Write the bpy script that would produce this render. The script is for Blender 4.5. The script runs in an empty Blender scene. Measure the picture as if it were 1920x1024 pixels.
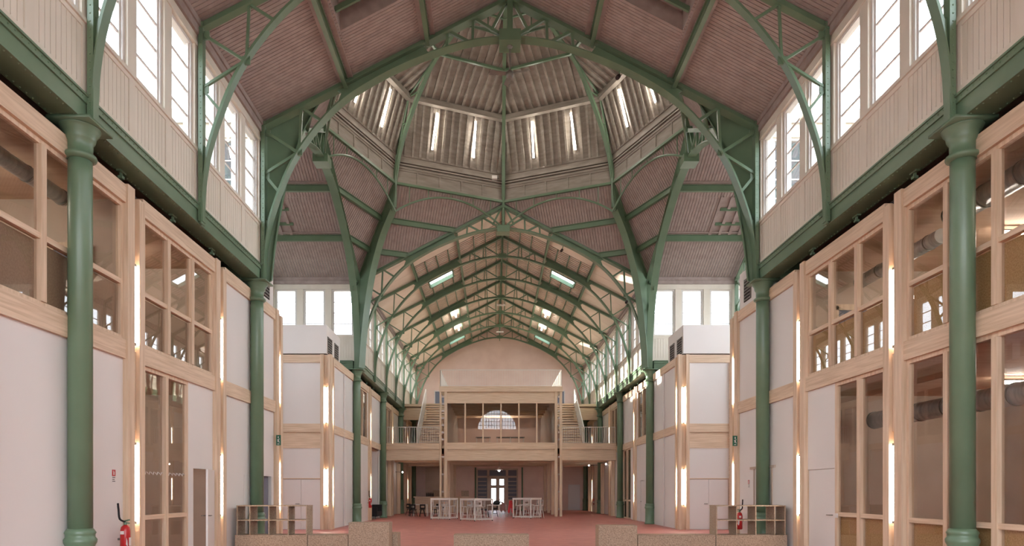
import bpy, bmesh, math, random
from mathutils import Vector, Matrix
random.seed(7)
SC = bpy.context.scene
COL = SC.collection
PI = math.pi

# ------------------------------------------------------------------ materials
def new_mat(name):
    m = bpy.data.materials.new(name); m.use_nodes = True
    nt = m.node_tree
    for n in list(nt.nodes): nt.nodes.remove(n)
    out = nt.nodes.new('ShaderNodeOutputMaterial')
    return m, nt, out

def srgb(r, g, b):
    f = lambda c: (c/255/12.92) if c/255 <= .04045 else ((c/255+.055)/1.055)**2.4
    return (f(r), f(g), f(b), 1)

def pbr(name, c1, c2=None, rough=.5, scale=(3, 3, 3), detail=3, bump=0, metal=0, bscale=None, spec=.5, contrast=(.35, .65)):
    m, nt, out = new_mat(name)
    b = nt.nodes.new('ShaderNodeBsdfPrincipled')
    b.inputs['Roughness'].default_value = rough
    b.inputs['Metallic'].default_value = metal
    b.inputs['Specular IOR Level'].default_value = spec
    nt.links.new(b.outputs[0], out.inputs[0])
    if c2 is None:
        b.inputs['Base Color'].default_value = c1
    if c2 is not None or bump:
        tc = nt.nodes.new('ShaderNodeTexCoord'); mp = nt.nodes.new('ShaderNodeMapping')
        mp.inputs['Scale'].default_value = scale
        nt.links.new(tc.outputs['Object'], mp.inputs[0])
        no = nt.nodes.new('ShaderNodeTexNoise'); no.inputs['Scale'].default_value = 1; no.inputs['Detail'].default_value = detail
        nt.links.new(mp.outputs[0], no.inputs[0])
        if c2 is not None:
            cr = nt.nodes.new('ShaderNodeValToRGB')
            cr.color_ramp.elements[0].position = contrast[0]; cr.color_ramp.elements[1].position = contrast[1]
            cr.color_ramp.elements[0].color = c1; cr.color_ramp.elements[1].color = c2
            nt.links.new(no.outputs[0], cr.inputs[0]); nt.links.new(cr.outputs[0], b.inputs['Base Color'])
        if bump:
            bu = nt.nodes.new('ShaderNodeBump'); bu.inputs['Strength'].default_value = bump; bu.inputs['Distance'].default_value = .02
            nt.links.new(no.outputs[0], bu.inputs['Height']); nt.links.new(bu.outputs[0], b.inputs['Normal'])
    return m

def emis(name, col, s):
    m, nt, out = new_mat(name)
    e = nt.nodes.new('ShaderNodeEmission'); e.inputs[0].default_value = col; e.inputs[1].default_value = s
    nt.links.new(e.outputs[0], out.inputs[0]); return m

def glass(name, tint, refl=1.0):
    m, nt, out = new_mat(name)
    t = nt.nodes.new('ShaderNodeBsdfTransparent'); t.inputs[0].default_value = tint
    g = nt.nodes.new('ShaderNodeBsdfGlossy'); g.inputs['Roughness'].default_value = .0
    f = nt.nodes.new('ShaderNodeFresnel'); f.inputs[0].default_value = 1.5
    ge = nt.nodes.new('ShaderNodeNewGeometry'); mi = nt.nodes.new('ShaderNodeMath'); mi.operation = 'MULTIPLY_ADD'   # same reflectance on both faces of the sheet
    mi.inputs[1].default_value = 1/1.5-1.5; mi.inputs[2].default_value = 1.5
    nt.links.new(ge.outputs['Backfacing'], mi.inputs[0]); nt.links.new(mi.outputs[0], f.inputs[0])
    mu = nt.nodes.new('ShaderNodeMath'); mu.operation = 'MULTIPLY'; mu.inputs[1].default_value = refl
    mx = nt.nodes.new('ShaderNodeMixShader')
    nt.links.new(f.outputs[0], mu.inputs[0]); nt.links.new(mu.outputs[0], mx.inputs[0])
    nt.links.new(t.outputs[0], mx.inputs[1]); nt.links.new(g.outputs[0], mx.inputs[2])
    nt.links.new(mx.outputs[0], out.inputs[0]); return m

M = {}
M['green'] = pbr('green_paint', (.118, .188, .114, 1), (.14, .218, .134, 1), .34, (1.5, 1.5, 1.5))
WA, WB = srgb(200, 173, 144), srgb(221, 197, 170)
M['wood_x'] = pbr('timber_along_x', WA, WB, .55, (1.1, 12, 26), 4, .1)
M['wood_y'] = pbr('timber_along_y', WA, WB, .55, (12, 1.1, 26), 4, .1)
M['wood_z'] = pbr('timber_upright', WA, WB, .55, (14, 14, .8), 4, .1)
M['osb'] = pbr('particle_board', srgb(126, 105, 86), srgb(178, 156, 134), .8, (42, 42, 42), 3, .1, contrast=(.3, .62))
M['osb_yellow'] = pbr('yellow_fibre_board', srgb(178, 142, 92), srgb(206, 172, 120), .8, (40, 40, 40), 3)
M['board_brown'] = pbr('brown_fibre_board', srgb(158, 132, 108), srgb(172, 146, 120), .8, (30, 30, 30))
M['panel'] = pbr('white_wall_panel', srgb(217, 212, 207), srgb(223, 218, 213), .42, (.6, .6, .3), 1)
M['white'] = pbr('white_joinery', srgb(216, 212, 206), None, .45)
M['cream'] = pbr('cream_boarding', srgb(214, 206, 190), srgb(221, 213, 198), .5, (2, 2, 1), 2)
M['roofb'] = pbr('grey_pink_roof_boards', srgb(152, 137, 130), srgb(166, 151, 144), .65, (4, 4, 4), 3, 0)  # one board tone, darker than the far roof lining
M['domeb'] = pbr('weathered_dome_boards', srgb(128, 119, 109), srgb(154, 145, 134), .7, (1.5, 1.5, 9), 6, 0, contrast=(.3, .7))
M['roofp'] = pbr('pale_pink_roof_lining', srgb(230, 214, 196), srgb(236, 221, 204), .6, (1, 1, 1), 2)
M['lathdeck'] = pbr('red_brown_deck', srgb(96, 70, 62), srgb(118, 88, 78), .8, (2, 2, 2), 3)
M['lath'] = pbr('pale_laths', srgb(214, 196, 180), srgb(230, 212, 196), .7, (2, 2, 2), 3)
M['pinkwall'] = pbr('pink_plaster', srgb(214, 186, 174), srgb(222, 196, 184), .8, (1, 1, 1), 3)
M['floor'] = pbr('red_resin_floor', srgb(178, 108, 100), srgb(194, 122, 112), .44, (3, 3, 3), 5, .02)
M['dark'] = pbr('dark_void', srgb(48, 36, 34), None, .9)
M['black'] = pbr('black_fabric', srgb(24, 22, 24), None, .8)
M['red'] = pbr('red_enamel', srgb(178, 30, 32), None, .3)
M['redcloth'] = pbr('red_cloth', srgb(196, 52, 58), srgb(214, 70, 74), .85, (12, 12, 12))
M['rosecloth'] = pbr('dusty_rose_cloth', srgb(150, 112, 106), None, .85)
M['steel'] = pbr('galvanised_steel', srgb(170, 172, 172), srgb(205, 206, 204), .3, (3, 14, 3), 2, metal=.5)
M['grey'] = pbr('grey_metal', srgb(120, 116, 108), None, .45, metal=.3)
M['lightgrey'] = pbr('pale_grey_lacquer', srgb(206, 198, 194), None, .4)
M['exit'] = pbr('exit_green', srgb(34, 96, 70), None, .4)
M['bluegrey'] = pbr('slate_blue_paint', srgb(108, 110, 122), None, .7)
M['greywood'] = pbr('dim_lining', srgb(176, 158, 142), srgb(190, 172, 156), .7, (1, 1, 1))
M['roomceil'] = pbr('room_ceiling_boards', srgb(196, 160, 134), srgb(206, 172, 146), .7, (1, 8, 1))
M['zinc'] = pbr('pale_zinc', srgb(186, 188, 190), None, .6)
M['screed'] = pbr('grey_screed', srgb(150, 140, 132), None, .8)
M['tube'] = emis('lit_tube', (1, .93, .83, 1), 22)
M['lamp'] = emis('lit_lamp', (1, .95, .88, 1), 30)
M['winglass'] = glass('clear_window_glass', (.95, .97, .98, 1), .8)
M['glass'] = glass('partition_glass', (.92, .905, .89, 1), 1.0)

# ------------------------------------------------------------------ mesh builder
class MB:
    def __init__(s): s.v = []; s.f = []
    def quad(s, a, b, c, d):
        n = len(s.v); s.v += [Vector(p) for p in (a, b, c, d)]; s.f.append((n, n+1, n+2, n+3))
    def hexa(s, P):
        n = len(s.v); s.v += [Vector(p) for p in P]
        s.f += [tuple(n+i for i in q) for q in ((3, 2, 1, 0), (4, 5, 6, 7), (0, 1, 5, 4), (1, 2, 6, 5), (2, 3, 7, 6), (3, 0, 4, 7))]
    def box(s, x0, x1, y0, y1, z0, z1, f=None):
        P = [(x0, y0, z0), (x1, y0, z0), (x1, y1, z0), (x0, y1, z0), (x0, y0, z1), (x1, y0, z1), (x1, y1, z1), (x0, y1, z1)]
        if f: P = [f(*p) for p in P]
        s.hexa(P); return s
    def beam(s, p, q, w, h=None, up=(0, 0, 1)):
        h = h or w; p = Vector(p); q = Vector(q); d = (q-p).normalized(); up = Vector(up)
        if abs(d.dot(up)) > .98: up = Vector((0, 1, 0)) if abs(d.y) < .9 else Vector((1, 0, 0))
        a = d.cross(up).normalized()*(w/2); b = a.cross(d).normalized()*(h/2)
        s.hexa([p-a-b, p+a-b, p+a+b, p-a+b, q-a-b, q+a-b, q+a+b, q-a+b]); return s
    def poly(s, pts, off):
        """extrude a planar polygon (list of 3D points) by vector off"""
        n = len(s.v); k = len(pts); off = Vector(off)
        s.v += [Vector(p) for p in pts] + [Vector(p)+off for p in pts]
        s.f.append(tuple(range(n, n+k))); s.f.append(tuple(range(n+2*k-1, n+k-1, -1)))
        for i in range(k): s.f.append((n+(i+1) % k, n+i, n+k+i, n+k+(i+1) % k))
        return s
    def band(s, A, B, off):
        """solid between polylines A and B extruded by off"""
        off = Vector(off)
        for i in range(len(A)-1):
            a0, a1, b0, b1 = Vector(A[i]), Vector(A[i+1]), Vector(B[i]), Vector(B[i+1])
            s.hexa([a0, a1, b1, b0, a0+off, a1+off, b1+off, b0+off])
        return s
    def lathe(s, prof, n=24, c=(0, 0, 0)):
        b = len(s.v); c = Vector(c)
        for r, z in prof:
            for i in range(n):
                a = 2*PI*i/n; s.v.append(c+Vector((r*math.cos(a), r*math.sin(a), z)))
        for j in range(len(prof)-1):
            for i in range(n):
                i2 = (i+1) % n; s.f.append((b+j*n+i, b+j*n+i2, b+(j+1)*n+i2, b+(j+1)*n+i))
        s.f.append(tuple(b+n-1-i for i in range(n))); s.f.append(tuple(b+(len(prof)-1)*n+i for i in range(n)))
        return s
    def tube(s, pts, r, n=10):
        pts = [Vector(p) for p in pts]; b = len(s.v)
        rr = r if isinstance(r, (list, tuple)) else [r]*len(pts)
        ref = None
        for k, p in enumerate(pts):
            d = (pts[min(k+1, len(pts)-1)]-pts[max(k-1, 0)]).normalized()
            if ref is None: ref = Vector((0, 0, 1)) if abs(d.z) < .9 else Vector((1, 0, 0))
            a = d.cross(ref).normalized(); c = a.cross(d).normalized(); ref = c
            for i in range(n):
                t = 2*PI*i/n; s.v.append(p+a*math.cos(t)*rr[k]+c*math.sin(t)*rr[k])
        for k in range(len(pts)-1):
            for i in range(n):
                i2 = (i+1) % n; s.f.append((b+k*n+i, b+k*n+i2, b+(k+1)*n+i2, b+(k+1)*n+i))
        s.f.append(tuple(b+n-1-i for i in range(n))); s.f.append(tuple(b+(len(pts)-1)*n+i for i in range(n)))
        return s

WOFF = {}
def build(name, mb, mat, parent=None, base=None, smooth=False):
    """one mesh object; mesh coordinates are given in the world (or, under a parent, in the parent's world)"""
    if parent is not None: o0 = WOFF[parent.name]
    elif base is not None: o0 = Vector(base)
    else:
        xs = [v.x for v in mb.v]; ys = [v.y for v in mb.v]; zs = [v.z for v in mb.v]
        o0 = Vector(((min(xs)+max(xs))/2, (min(ys)+max(ys))/2, min(zs)))
    me = bpy.data.meshes.new(name)
    me.from_pydata([tuple(v-o0) for v in mb.v], [], mb.f)
    bm = bmesh.new(); bm.from_mesh(me); bmesh.ops.recalc_face_normals(bm, faces=bm.faces[:]); bm.to_mesh(me); bm.free()
    me.materials.append(mat if not isinstance(mat, str) else M[mat])
    if smooth:
        for p in me.polygons: p.use_smooth = len(p.vertices) == 4
    o = bpy.data.objects.new(name, me); COL.objects.link(o)
    if parent is not None: o.parent = parent; WOFF[o.name] = o0
    else: o.location = o0; WOFF[o.name] = o0
    return o

def tag(o, label, cat, group=None, kind=None):
    if label: o['label'] = label
    if cat: o['category'] = cat
    if group: o['group'] = group
    if kind: o['kind'] = kind
    return o

def thing(name, label, cat, loc, group=None, kind=None):
    o = bpy.data.objects.new(name, None); COL.objects.link(o); o.location = loc
    o.empty_display_size = .2
    WOFF[o.name] = Vector(loc)
    return tag(o, label, cat, group, kind)

def struct(name, mb, mat, label=None):
    o = build(name, mb, mat); o['kind'] = 'structure'
    if label: o['label'] = label
    return o

def dup(root, loc=None, rotz=None, label=None, group=None):
    r = root.copy(); COL.objects.link(r)
    if loc is not None: r.location = loc
    if rotz is not None: r.rotation_euler = (0, 0, rotz)
    if label: r['label'] = label
    if group: r['group'] = group
    def rec(o, p):
        for ch in list(o.children):
            c = ch.copy(); COL.objects.link(c); c.parent = p; rec(ch, c)
    rec(root, r)
    return r

ORD = ['nearest', 'second', 'third', 'fourth', 'fifth', 'sixth', 'seventh', 'eighth', 'ninth', 'tenth', 'eleventh', 'twelfth']
SIDE = {-1: 'left', 1: 'right'}

# grooved / battened sheets -------------------------------------------------
def sheet(mb, poly, inward, prof, spacing, hdir=None):
    """cover the planar polygon with boards running up the slope. prof: list of (fraction 0..1, offset along inward)"""
    P = [Vector(p) for p in poly]
    nrm = (P[1]-P[0]).cross(P[2]-P[0]).normalized()
    if nrm.dot(Vector(inward)) < 0: nrm = -nrm
    h = Vector(hdir).normalized() if hdir else nrm.cross(Vector((0, 0, 1))).normalized()
    u = nrm.cross(h).normalized(); o = P[0]
    q = [((p-o).dot(h), (p-o).dot(u)) for p in P]
    v0 = min(a for a, b in q); v1 = max(a for a, b in q)
    def ext(v):
        r = []
        for i in range(len(q)):
            (a0, b0), (a1, b1) = q[i], q[(i+1) % len(q)]
            if abs(a1-a0) < 1e-9:
                if abs(v-a0) < 1e-6: r += [b0, b1]
            elif min(a0, a1)-1e-7 <= v <= max(a0, a1)+1e-7: r.append(b0+(b1-b0)*(v-a0)/(a1-a0))
        return (min(r), max(r)) if r else None
    n = max(1, round((v1-v0)/spacing)); sp = (v1-v0)/n
    L = []
    for k in range(n):
        for fr, d in prof: L.append((v0+(k+fr)*sp, d))
    L.append((v1-1e-6, prof[0][1]))
    last = None
    for v, d in L:
        e = ext(min(max(v, v0+1e-6), v1-1e-6))
        if e is None: last = None; continue
        a = o+h*v+u*e[0]+nrm*d; b = o+h*v+u*e[1]+nrm*d
        if last and (last[0]-last[1]).length+(a-b).length > 1e-4: mb.quad(last[0], last[1], b, a)
        last = (a, b)
    return mb
GRV = [(0, -.03), (.085, -.03), (.0851, 0), (.915, 0), (.9151, -.03)]
GRF = [(0, -.016), (.06, -.016), (.0601, 0), (.94, 0), (.9401, -.016)]
BAT = [(0, .0), (.70, .0), (.705, .085), (.995, .085)]
LTH = [(0, -.05), (.28, -.05), (.2801, 0), (.999, 0)]

# ------------------------------------------------------------------ geometry constants
EX, EZ, SL = 6.95, 11.95, .52                     # eaves and roof slope
roofz = lambda x: EZ+SL*(EX-abs(x))
NEAR = [2.85, 7.0, 11.15, 15.3, 19.45]
FAR = [33.6, 37.55, 41.5, 45.45, 49.4, 53.35, 57.3]
CY = 26.53; Y0, Y1 = 19.45, 33.6
YB, YE = -3.0, 58.0
XT = 15.45
R8 = 7.05

# ------------------------------------------------------------------ floor and ground
mb = MB(); mb.box(-16, 16, YB, YE+.3, -.2, 0); struct('floor', mb, 'floor', 'red resin floor of the hall')
mb = MB(); mb.box(-120, 120, -80, 160, -.5, -.21); struct('floor', mb, 'screed', 'grey ground outside the hall')

# ------------------------------------------------------------------ clerestories
win_no = [0]
ARCHZ = (9.17, 11.42)
def make_window():
    """pane opening 1.08 wide, centred on s=0, inner wall face at t=0, outward +t; local frame X=s, Y=t"""
    z0, z1 = ARCHZ; w = .54
    t = thing('window_1', None, None, (0, 0, z0), kind='structure')
    f = MB()
    f.box(-w, -w+.07, .06, .2, z0, z1); f.box(w-.07, w, .06, .2, z0, z1)
    f.box(-w+.07, w-.07, .06, .2, z0, z0+.07); f.box(-w+.07, w-.07, .06, .2, z1-.07, z1)
    f.box(-w+.07, -w+.11, .1, .16, z0+.07, z1-.07); f.box(w-.11, w-.07, .1, .16, z0+.07, z1-.07)
    build('window_frame', f, 'white', t)
    g = MB()
    for k in (1, 2, 3):
        zz = z0+.07+(z1-z0-.14)*k/4; g.box(-w+.1, w-.1, .115, .145, zz-.018, zz+.018)
    build('glazing_bars', g, 'lightgrey', t)
    p = MB(); p.box(-w+.1, w-.1, .127, .133, z0+.06, z1-.06); build('pane', p, 'winglass', t)
    return t
WPROTO = make_window(); wproto_used = [False]
def place_window(x, y, rot, label):
    win_no[0] += 1
    if not wproto_used[0]:
        wproto_used[0] = True; r = WPROTO; r.location = (x, y, ARCHZ[0]); r.rotation_euler = (0, 0, rot)
    else: r = dup(WPROTO, (x, y, ARCHZ[0]), rot)
    r.name = 'window_%d' % win_no[0]; r['label'] = label; return r

def clerestory(mb, mg, o, d, n, stations, wins=True, label='', zlow=7.93):
    """o: origin (x,y) inner face; d: direction along; n: outward normal"""
    def f(s, t, z): return (o[0]+d[0]*s+n[0]*t, o[1]+d[1]*s+n[1]*t, z)
    T = .26
    S0, S1 = stations[0], stations[-1]
    mb.box(S0, S1, 0, T, zlow, zlow+.14, f); mb.box(S0, S1, 0, T, 9.02, 9.17, f)
    mb.box(S0, S1, -.035, 0, 9.1, 9.17, f)
    mb.box(S0, S1, 0, T, ARCHZ[1], 12.2, f); me_.box(S0, S1, -.06, 0, 11.66, 11.97, f); me_.box(S0, S1, -.1, -.06, 11.84, 11.98, f)
    mb.box(S0, S1, -.025, 0, 11.42, 11.5, f)
    mb.box(S0, S1, .05, T, zlow+.14, 9.02, f)                     # backing
    rot = math.atan2(d[1], d[0])
    flip = (Vector((d[0], d[1], 0)).cross(Vector((n[0], n[1], 0)))).z < 0
    for a, b in zip(stations[:-1], stations[1:]):
        L = b-a; e = []
        for k in range(3):
            c = a+L*(k+.5)/3; e.append(c)
        edges = [a]+[x for c in e for x in (c-.54, c+.54)]+[b]
        for i in range(0, len(edges), 2): mb.box(edges[i], edges[i+1], 0, T, ARCHZ[0], ARCHZ[1], f)
        for k in range(4):                                        # wainscot stiles between the boarded panels
            c = a+L*k/3; w = .13 if k in (0, 3) else .1
            mb.box(max(c-w, a), min(c+w, b), 0, .05, zlow+.14, 9.02, f)
        for k in range(3):
            s0 = a+L*k/3+(.13 if k == 0 else .1); s1 = a+L*(k+1)/3-(.13 if k == 2 else .1)
            P = [f(s0, .02, zlow+.14), f(s1, .02, zlow+.14), f(s1, .02, 9.02), f(s0, .02, 9.02)]
            sheet(mg, P, (-n[0], -n[1], 0), GRF, .125)
        if wins:
            for k in range(3):
                p = f(e[k], 0, 0)
                place_window(p[0], p[1], rot if not flip else rot+PI, '%s, %s pane of the bay %.0f m along' % (label, ('first', 'middle', 'last')[k], a))

mbL, mgL, mbR, mgR = MB(), MB(), MB(), MB(); me_ = MB()
for s, m1, m2 in ((-1, mbL, mgL), (1, mbR, mgR)):
    X = s*7.0
    clerestory(m1, m2, (X, 0), (0, 1), (s, 0), [YB, 2.85, 7.0], False)
    clerestory(m1, m2, (X, 0), (0, 1), (s, 0), NEAR[1:], True, 'white clerestory window on the near %s' % SIDE[s])
    clerestory(m1, m2, (X, 0), (0, 1), (s, 0), FAR, True, 'white clerestory window on the far %s' % SIDE[s])
    m1.box(min(X, X+s*.26), max(X, X+s*.26), FAR[-1], YE, 7.5, 12.2)
    # transept long sides
    st = [7.13, 11.28, XT]
    clerestory(m1, m2, (0, Y1+.02), (s, 0), (0, 1), st, True, 'white transept window beyond the crossing, %s' % SIDE[s])
    clerestory(m1, m2, (0, Y0-.02), (s, 0), (0, -1), st, True, 'white transept window on the near %s' % SIDE[s])
struct('trim_5', me_, 'roofb', 'greyish pink timber eaves boards above the clerestory windows')
struct('wall_left', mbL, 'cream', 'cream clerestory framing on the left')
struct('wall_right', mbR, 'cream', 'cream clerestory framing on the right')
struct('wall_left', mgL, 'cream', 'cream grooved boarding under the left clerestory')
struct('wall_right', mgR, 'cream', 'cream grooved boarding under the right clerestory')

# ------------------------------------------------------------------ roofs
def rp(x, y, off=0): return (x, y, roofz(x)+off)
def nave_zone(mb, s, xa, xb, ya, yb, prof=GRV, sp=.115):
    sheet(mb, [rp(s*xa, ya), rp(s*xa, yb), rp(s*xb, yb), rp(s*xb, ya)], (0, 0, -1), prof, sp)
OX0, OX1, OY0, OY1 = 2.55, 4.35, 15.55, 17.55
mb = MB()
for s in (-1, 1):
    nave_zone(mb, s, 4.35, 7.05, YB, Y0)
    nave_zone(mb, s, 0, 2.55, YB, Y0)
    nave_zone(mb, s, OX0, OX1, YB, OY0); nave_zone(mb, s, OX0, OX1, OY1, Y0)
struct('ceiling', mb, 'roofb', 'greyish pink boarded slopes of the near nave')
mb = MB(); sk = []
for s in (-1, 1):
    up = .55
    c = [(s*OX1, OY0), (s*OX1, OY1), (s*OX0, OY1), (s*OX0, OY0)]
    for i in range(4):
        (xa, ya), (xb, yb) = c[i], c[(i+1) % 4]
        mb.quad(rp(xa, ya), rp(xb, yb), rp(xb, yb, up), rp(xa, ya, up))
    sheet(mb, [rp(x, y, up) for x, y in c], (0, 0, -1), BAT, .2)
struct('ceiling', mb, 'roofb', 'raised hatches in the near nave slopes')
mb = MB()                                          # opaque outer roof skin over the boards
for s in (-1, 1):
    for (a, b) in ((YB, OY0-.1), (OY1+.1, Y0)):
        mb.hexa([rp(s*7.35, a, .03), rp(0, a, .03), rp(0, b, .03), rp(s*7.35, b, .03), rp(s*7.35, a, .1), rp(0, a, .1), rp(0, b, .1), rp(s*7.35, b, .1)])
    mb.hexa([rp(s*7.35, OY0-.1, .62), rp(0, OY0-.1, .62), rp(0, OY1+.1, .62), rp(s*7.35, OY1+.1, .62), rp(s*7.35, OY0-.1, .68), rp(0, OY0-.1, .68), rp(0, OY1+.1, .68), rp(s*7.35, OY1+.1, .68)])
# far skylights
SKY = [(39.0, 40.15, 2.8, 4.15), (54.8, 55.9, 2.8, 4.05)]
def holes(mbf, s, xa, xb, ya, yb, H, fn):
    """cover zone minus holes H (each ya,yb,xa,xb inside the zone)"""
    y = ya
    for (h0, h1, x0, x1) in H:
        fn(mbf, s, xa, xb, y, h0); fn(mbf, s, xa, x0, h0, h1); fn(mbf, s, x1, xb, h0, h1); y = h1
    fn(mbf, s, xa, xb, y, yb)
def skin(m, s, xa, xb, ya, yb):
    m.hexa([rp(s*xa, ya, .06), rp(s*xb, ya, .06), rp(s*xb, yb, .06), rp(s*xa, yb, .06), rp(s*xa, ya, .12), rp(s*xb, ya, .12), rp(s*xb, yb, .12), rp(s*xa, yb, .12)])
for s in (-1, 1): holes(mb, s, 0, 7.35, Y1, YE+.3, SKY, skin)
# transept skins
tz_ = lambda y: EZ+SL*(7.07-abs(y-CY))
for s in (-1, 1):
    for e in (-1, 1):
        ye = CY+e*7.45
        ze = EZ-SL*.38
        mb.hexa([(s*7.05, ye, ze+.03), (s*XT, ye, ze+.03), (s*XT, CY, tz_(CY)+.05), (s*7.05, CY, tz_(CY)+.05),
                 (s*7.05, ye, ze+.1), (s*XT, ye, ze+.1), (s*XT, CY, tz_(CY)+.12), (s*7.05, CY, tz_(CY)+.12)])
struct('ceiling', mb, 'zinc', 'zinc outer skin of the roofs')
mb = MB()
for s in (-1, 1):
    nave_zone(mb, s, 0, 4.62, Y1, 35.7, [(0, -.006), (.02, -.006), (.0201, 0), (.98, 0), (.9801, -.006)], .9)
    nave_zone(mb, s, 4.62, 7.05, Y1, YE, [(0, -.006), (.02, -.006), (.0201, 0), (.98, 0), (.9801, -.006)], .9)
struct('ceiling', mb, 'roofp', 'smooth pale pink lining above the far clerestories')
mb, md = MB(), MB()
def lathz(m, s, xa, xb, ya, yb):
    n = max(1, round((yb-ya)/.26)); sp = (yb-ya)/n
    for k in range(n):
        a = ya+k*sp+.055; b = ya+(k+1)*sp-.055
        m.hexa([rp(s*xa, a, -.015), rp(s*xb, a, -.015), rp(s*xb, b, -.015), rp(s*xa, b, -.015), rp(s*xa, a, .02), rp(s*xb, a, .02), rp(s*xb, b, .02), rp(s*xa, b, .02)])
def deckz(m, s, xa, xb, ya, yb):
    m.quad(rp(s*xa, ya, .055), rp(s*xb, ya, .055), rp(s*xb, yb, .055), rp(s*xa, yb, .055))
for s in (-1, 1):
    holes(mb, s, 0, 4.62, 35.7, YE, SKY, lathz); holes(md, s, 0, 4.62, 35.7, YE, SKY, deckz)
struct('ceiling', mb, 'lath', 'pale laths of the far nave roof'); struct('ceiling', md, 'lathdeck', 'red brown deck above the far laths')
for s in (-1, 1):
    for i, (h0, h1, x0, x1) in enumerate(SKY):
        t = thing('skylight', '%s glazed skylight in the %s slope of the far roof' % (('large nearer', 'small farther')[i], SIDE[s]), 'skylight', (s*(x0+x1)/2, h0, roofz(x0)), 'skylights in the far roof')
        f = MB()
        c = [(s*x1, h0), (s*x1, h1), (s*x0, h1), (s*x0, h0)]
        for k in range(4):
            (xa, ya), (xb, yb) = c[k], c[(k+1) % 4]
            f.beam(rp(xa, ya, .06), rp(xb, yb, .06), .08, .2)
        build('frame', f, 'green', t)
        g = MB(); g.poly([rp(x, y, .1) for x, y in c], (0, 0, .008)); build('pane', g, 'winglass', t)

# transept slopes with a slatted hatch in the outer bays
def tz(y, off=0): return EZ+SL*(7.07-abs(y-CY))+off
mb = MB()
def tr_zone(m, s, xa, xb, e, ua, ub, prof=GRV, sp=.125, off=0):
    ya, yb = CY+e*(7.07-ua), CY+e*(7.07-ub)
    sheet(m, [(s*xa, ya, tz(ya, off)), (s*xb, ya, tz(ya, off)), (s*xb, yb, tz(yb, off)), (s*xa, yb, tz(yb, off))], (0, 0, -1), prof, sp)
for s in (-1, 1):
    for e in (-1, 1):
        if e == -1: tr_zone(mb, s, 7.05, XT, e, -.1, 7.07); continue
        tr_zone(mb, s, 7.05, XT, e, -.1, 2.45); tr_zone(mb, s, 7.05, XT, e, 4.15, 7.07)
        tr_zone(mb, s, 7.05, 9.35, e, 2.45, 4.15); tr_zone(mb, s, 11.3, XT, e, 2.45, 4.15)
struct('ceiling', mb, 'roofb', 'greyish pink boarded slopes of the transepts')
mb = MB()
for s in (-1, 1):
    tr_zone(mb, s, 9.2, 11.4, 1, 2.4, 4.2, BAT, .4, .03)
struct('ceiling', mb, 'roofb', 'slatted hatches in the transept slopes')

# crossing: eight facets, drum, dome
VA = [Vector((R8*math.sin(k*PI/4), CY+R8*math.cos(k*PI/4), 15.62)) for k in range(8)]   # 0 = north (far ridge), clockwise to the right
def vring(R, Z): return [Vector((R*math.sin(k*PI/4), CY+R*math.cos(k*PI/4), Z)) for k in range(8)]
mb = MB()
CORN = {(1, 1): 1, (1, -1): 3, (-1, -1): 5, (-1, 1): 7}
for (sx, sy), k in CORN.items():
    C = Vector((sx*6.98, CY+sy*7.02, 11.93))
    N = VA[0] if sy > 0 else VA[4]; W = VA[2] if sx > 0 else VA[6]; D = VA[k]
    ctr = Vector((0, CY, 5))
    sheet(mb, [C, N, D], (ctr-C), GRV, .13); sheet(mb, [C, W, D], (ctr-C), GRV, .13)
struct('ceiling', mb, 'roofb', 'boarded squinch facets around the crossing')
# drum cornice: one mesh per side joined as one structure
mb = MB(); mgd = MB()
V0, V1 = vring(R8, 15.66), vring(R8-.05, 16.92)
for k in range(8):
    a, b = V0[k], V0[(k+1) % 8]; d = (b-a).normalized(); n = Vector((d.y, -d.x, 0))
    c = Vector((0, CY, a.z));
    if n.dot(c-a) < 0: n = -n
    L = (b-a).length
    def f(s_, t_, z_, a=a, d=d, n=n): return tuple(a+d*s_+n*t_+Vector((0, 0, z_-15.66)))
    mb.box(0, L, -.2, 0, 15.66, 16.95, f)
    mb.box(0, L, 0, .1, 16.62, 16.95, f); mb.box(0, L, 0, .14, 16.88, 16.97, f)
    mb.box(0, L, 0, .06, 16.36, 16.44, f); mb.box(0, L, 0, .09, 16.5, 16.56, f)
    mb.box(0, L, 0, .04, 15.7, 15.78, f)
    for j in range(6):
        cc = L*(j)/5; mb.box(max(0, cc-.04), min(L, cc+.04), 0, .03, 15.78, 16.3, f)
    mb.box(0, L, 0, .03, 16.26, 16.36, f)
    mgd.box(0, L, -.02, .1, 15.58, 15.68, f)
struct('wall_drum', mb, 'domeb', 'weathered timber cornice band of the octagonal drum')
tag(build('ring_girder', mgd, 'green'), 'green angle ring under the octagonal cornice band', 'girder')
A0, A1, A2, A3 = vring(6.95, 16.93), vring(6.12, 19.25), vring(.25, 22.0), None
mb = MB()
for k in range(8):
    j = (k+1) % 8
    mid = (A0[k]+A0[j]+A1[k]+A1[j])/4
    sheet(mb, [A0[k], A0[j], A1[j], A1[k]], Vector((0, CY, 17))-mid, BAT, .36)
    mid = (A1[k]+A1[j])/2
    sheet(mb, [A1[k], A1[j], A2[j], A2[k]], Vector((0, CY, 10))-mid, BAT, .36)
struct('ceiling', mb, 'domeb', 'battened weathered boards of the octagonal dome')
mb = MB()
B0, B1, B2 = vring(7.15, 16.93), vring(6.3, 19.45), vring(.2, 22.3)
for k in range(8):
    j = (k+1) % 8
    mb.quad(B0[k], B0[j], B1[j], B1[k]); mb.quad(B1[k], B1[j], B2[j], B2[k])
mb.f.append(tuple(range(len(mb.v), len(mb.v)+8))); mb.v += B2
struct('ceiling', mb, 'zinc', 'zinc skin over the dome')
mb = MB(); W1 = vring(6.0, 19.12)
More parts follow.
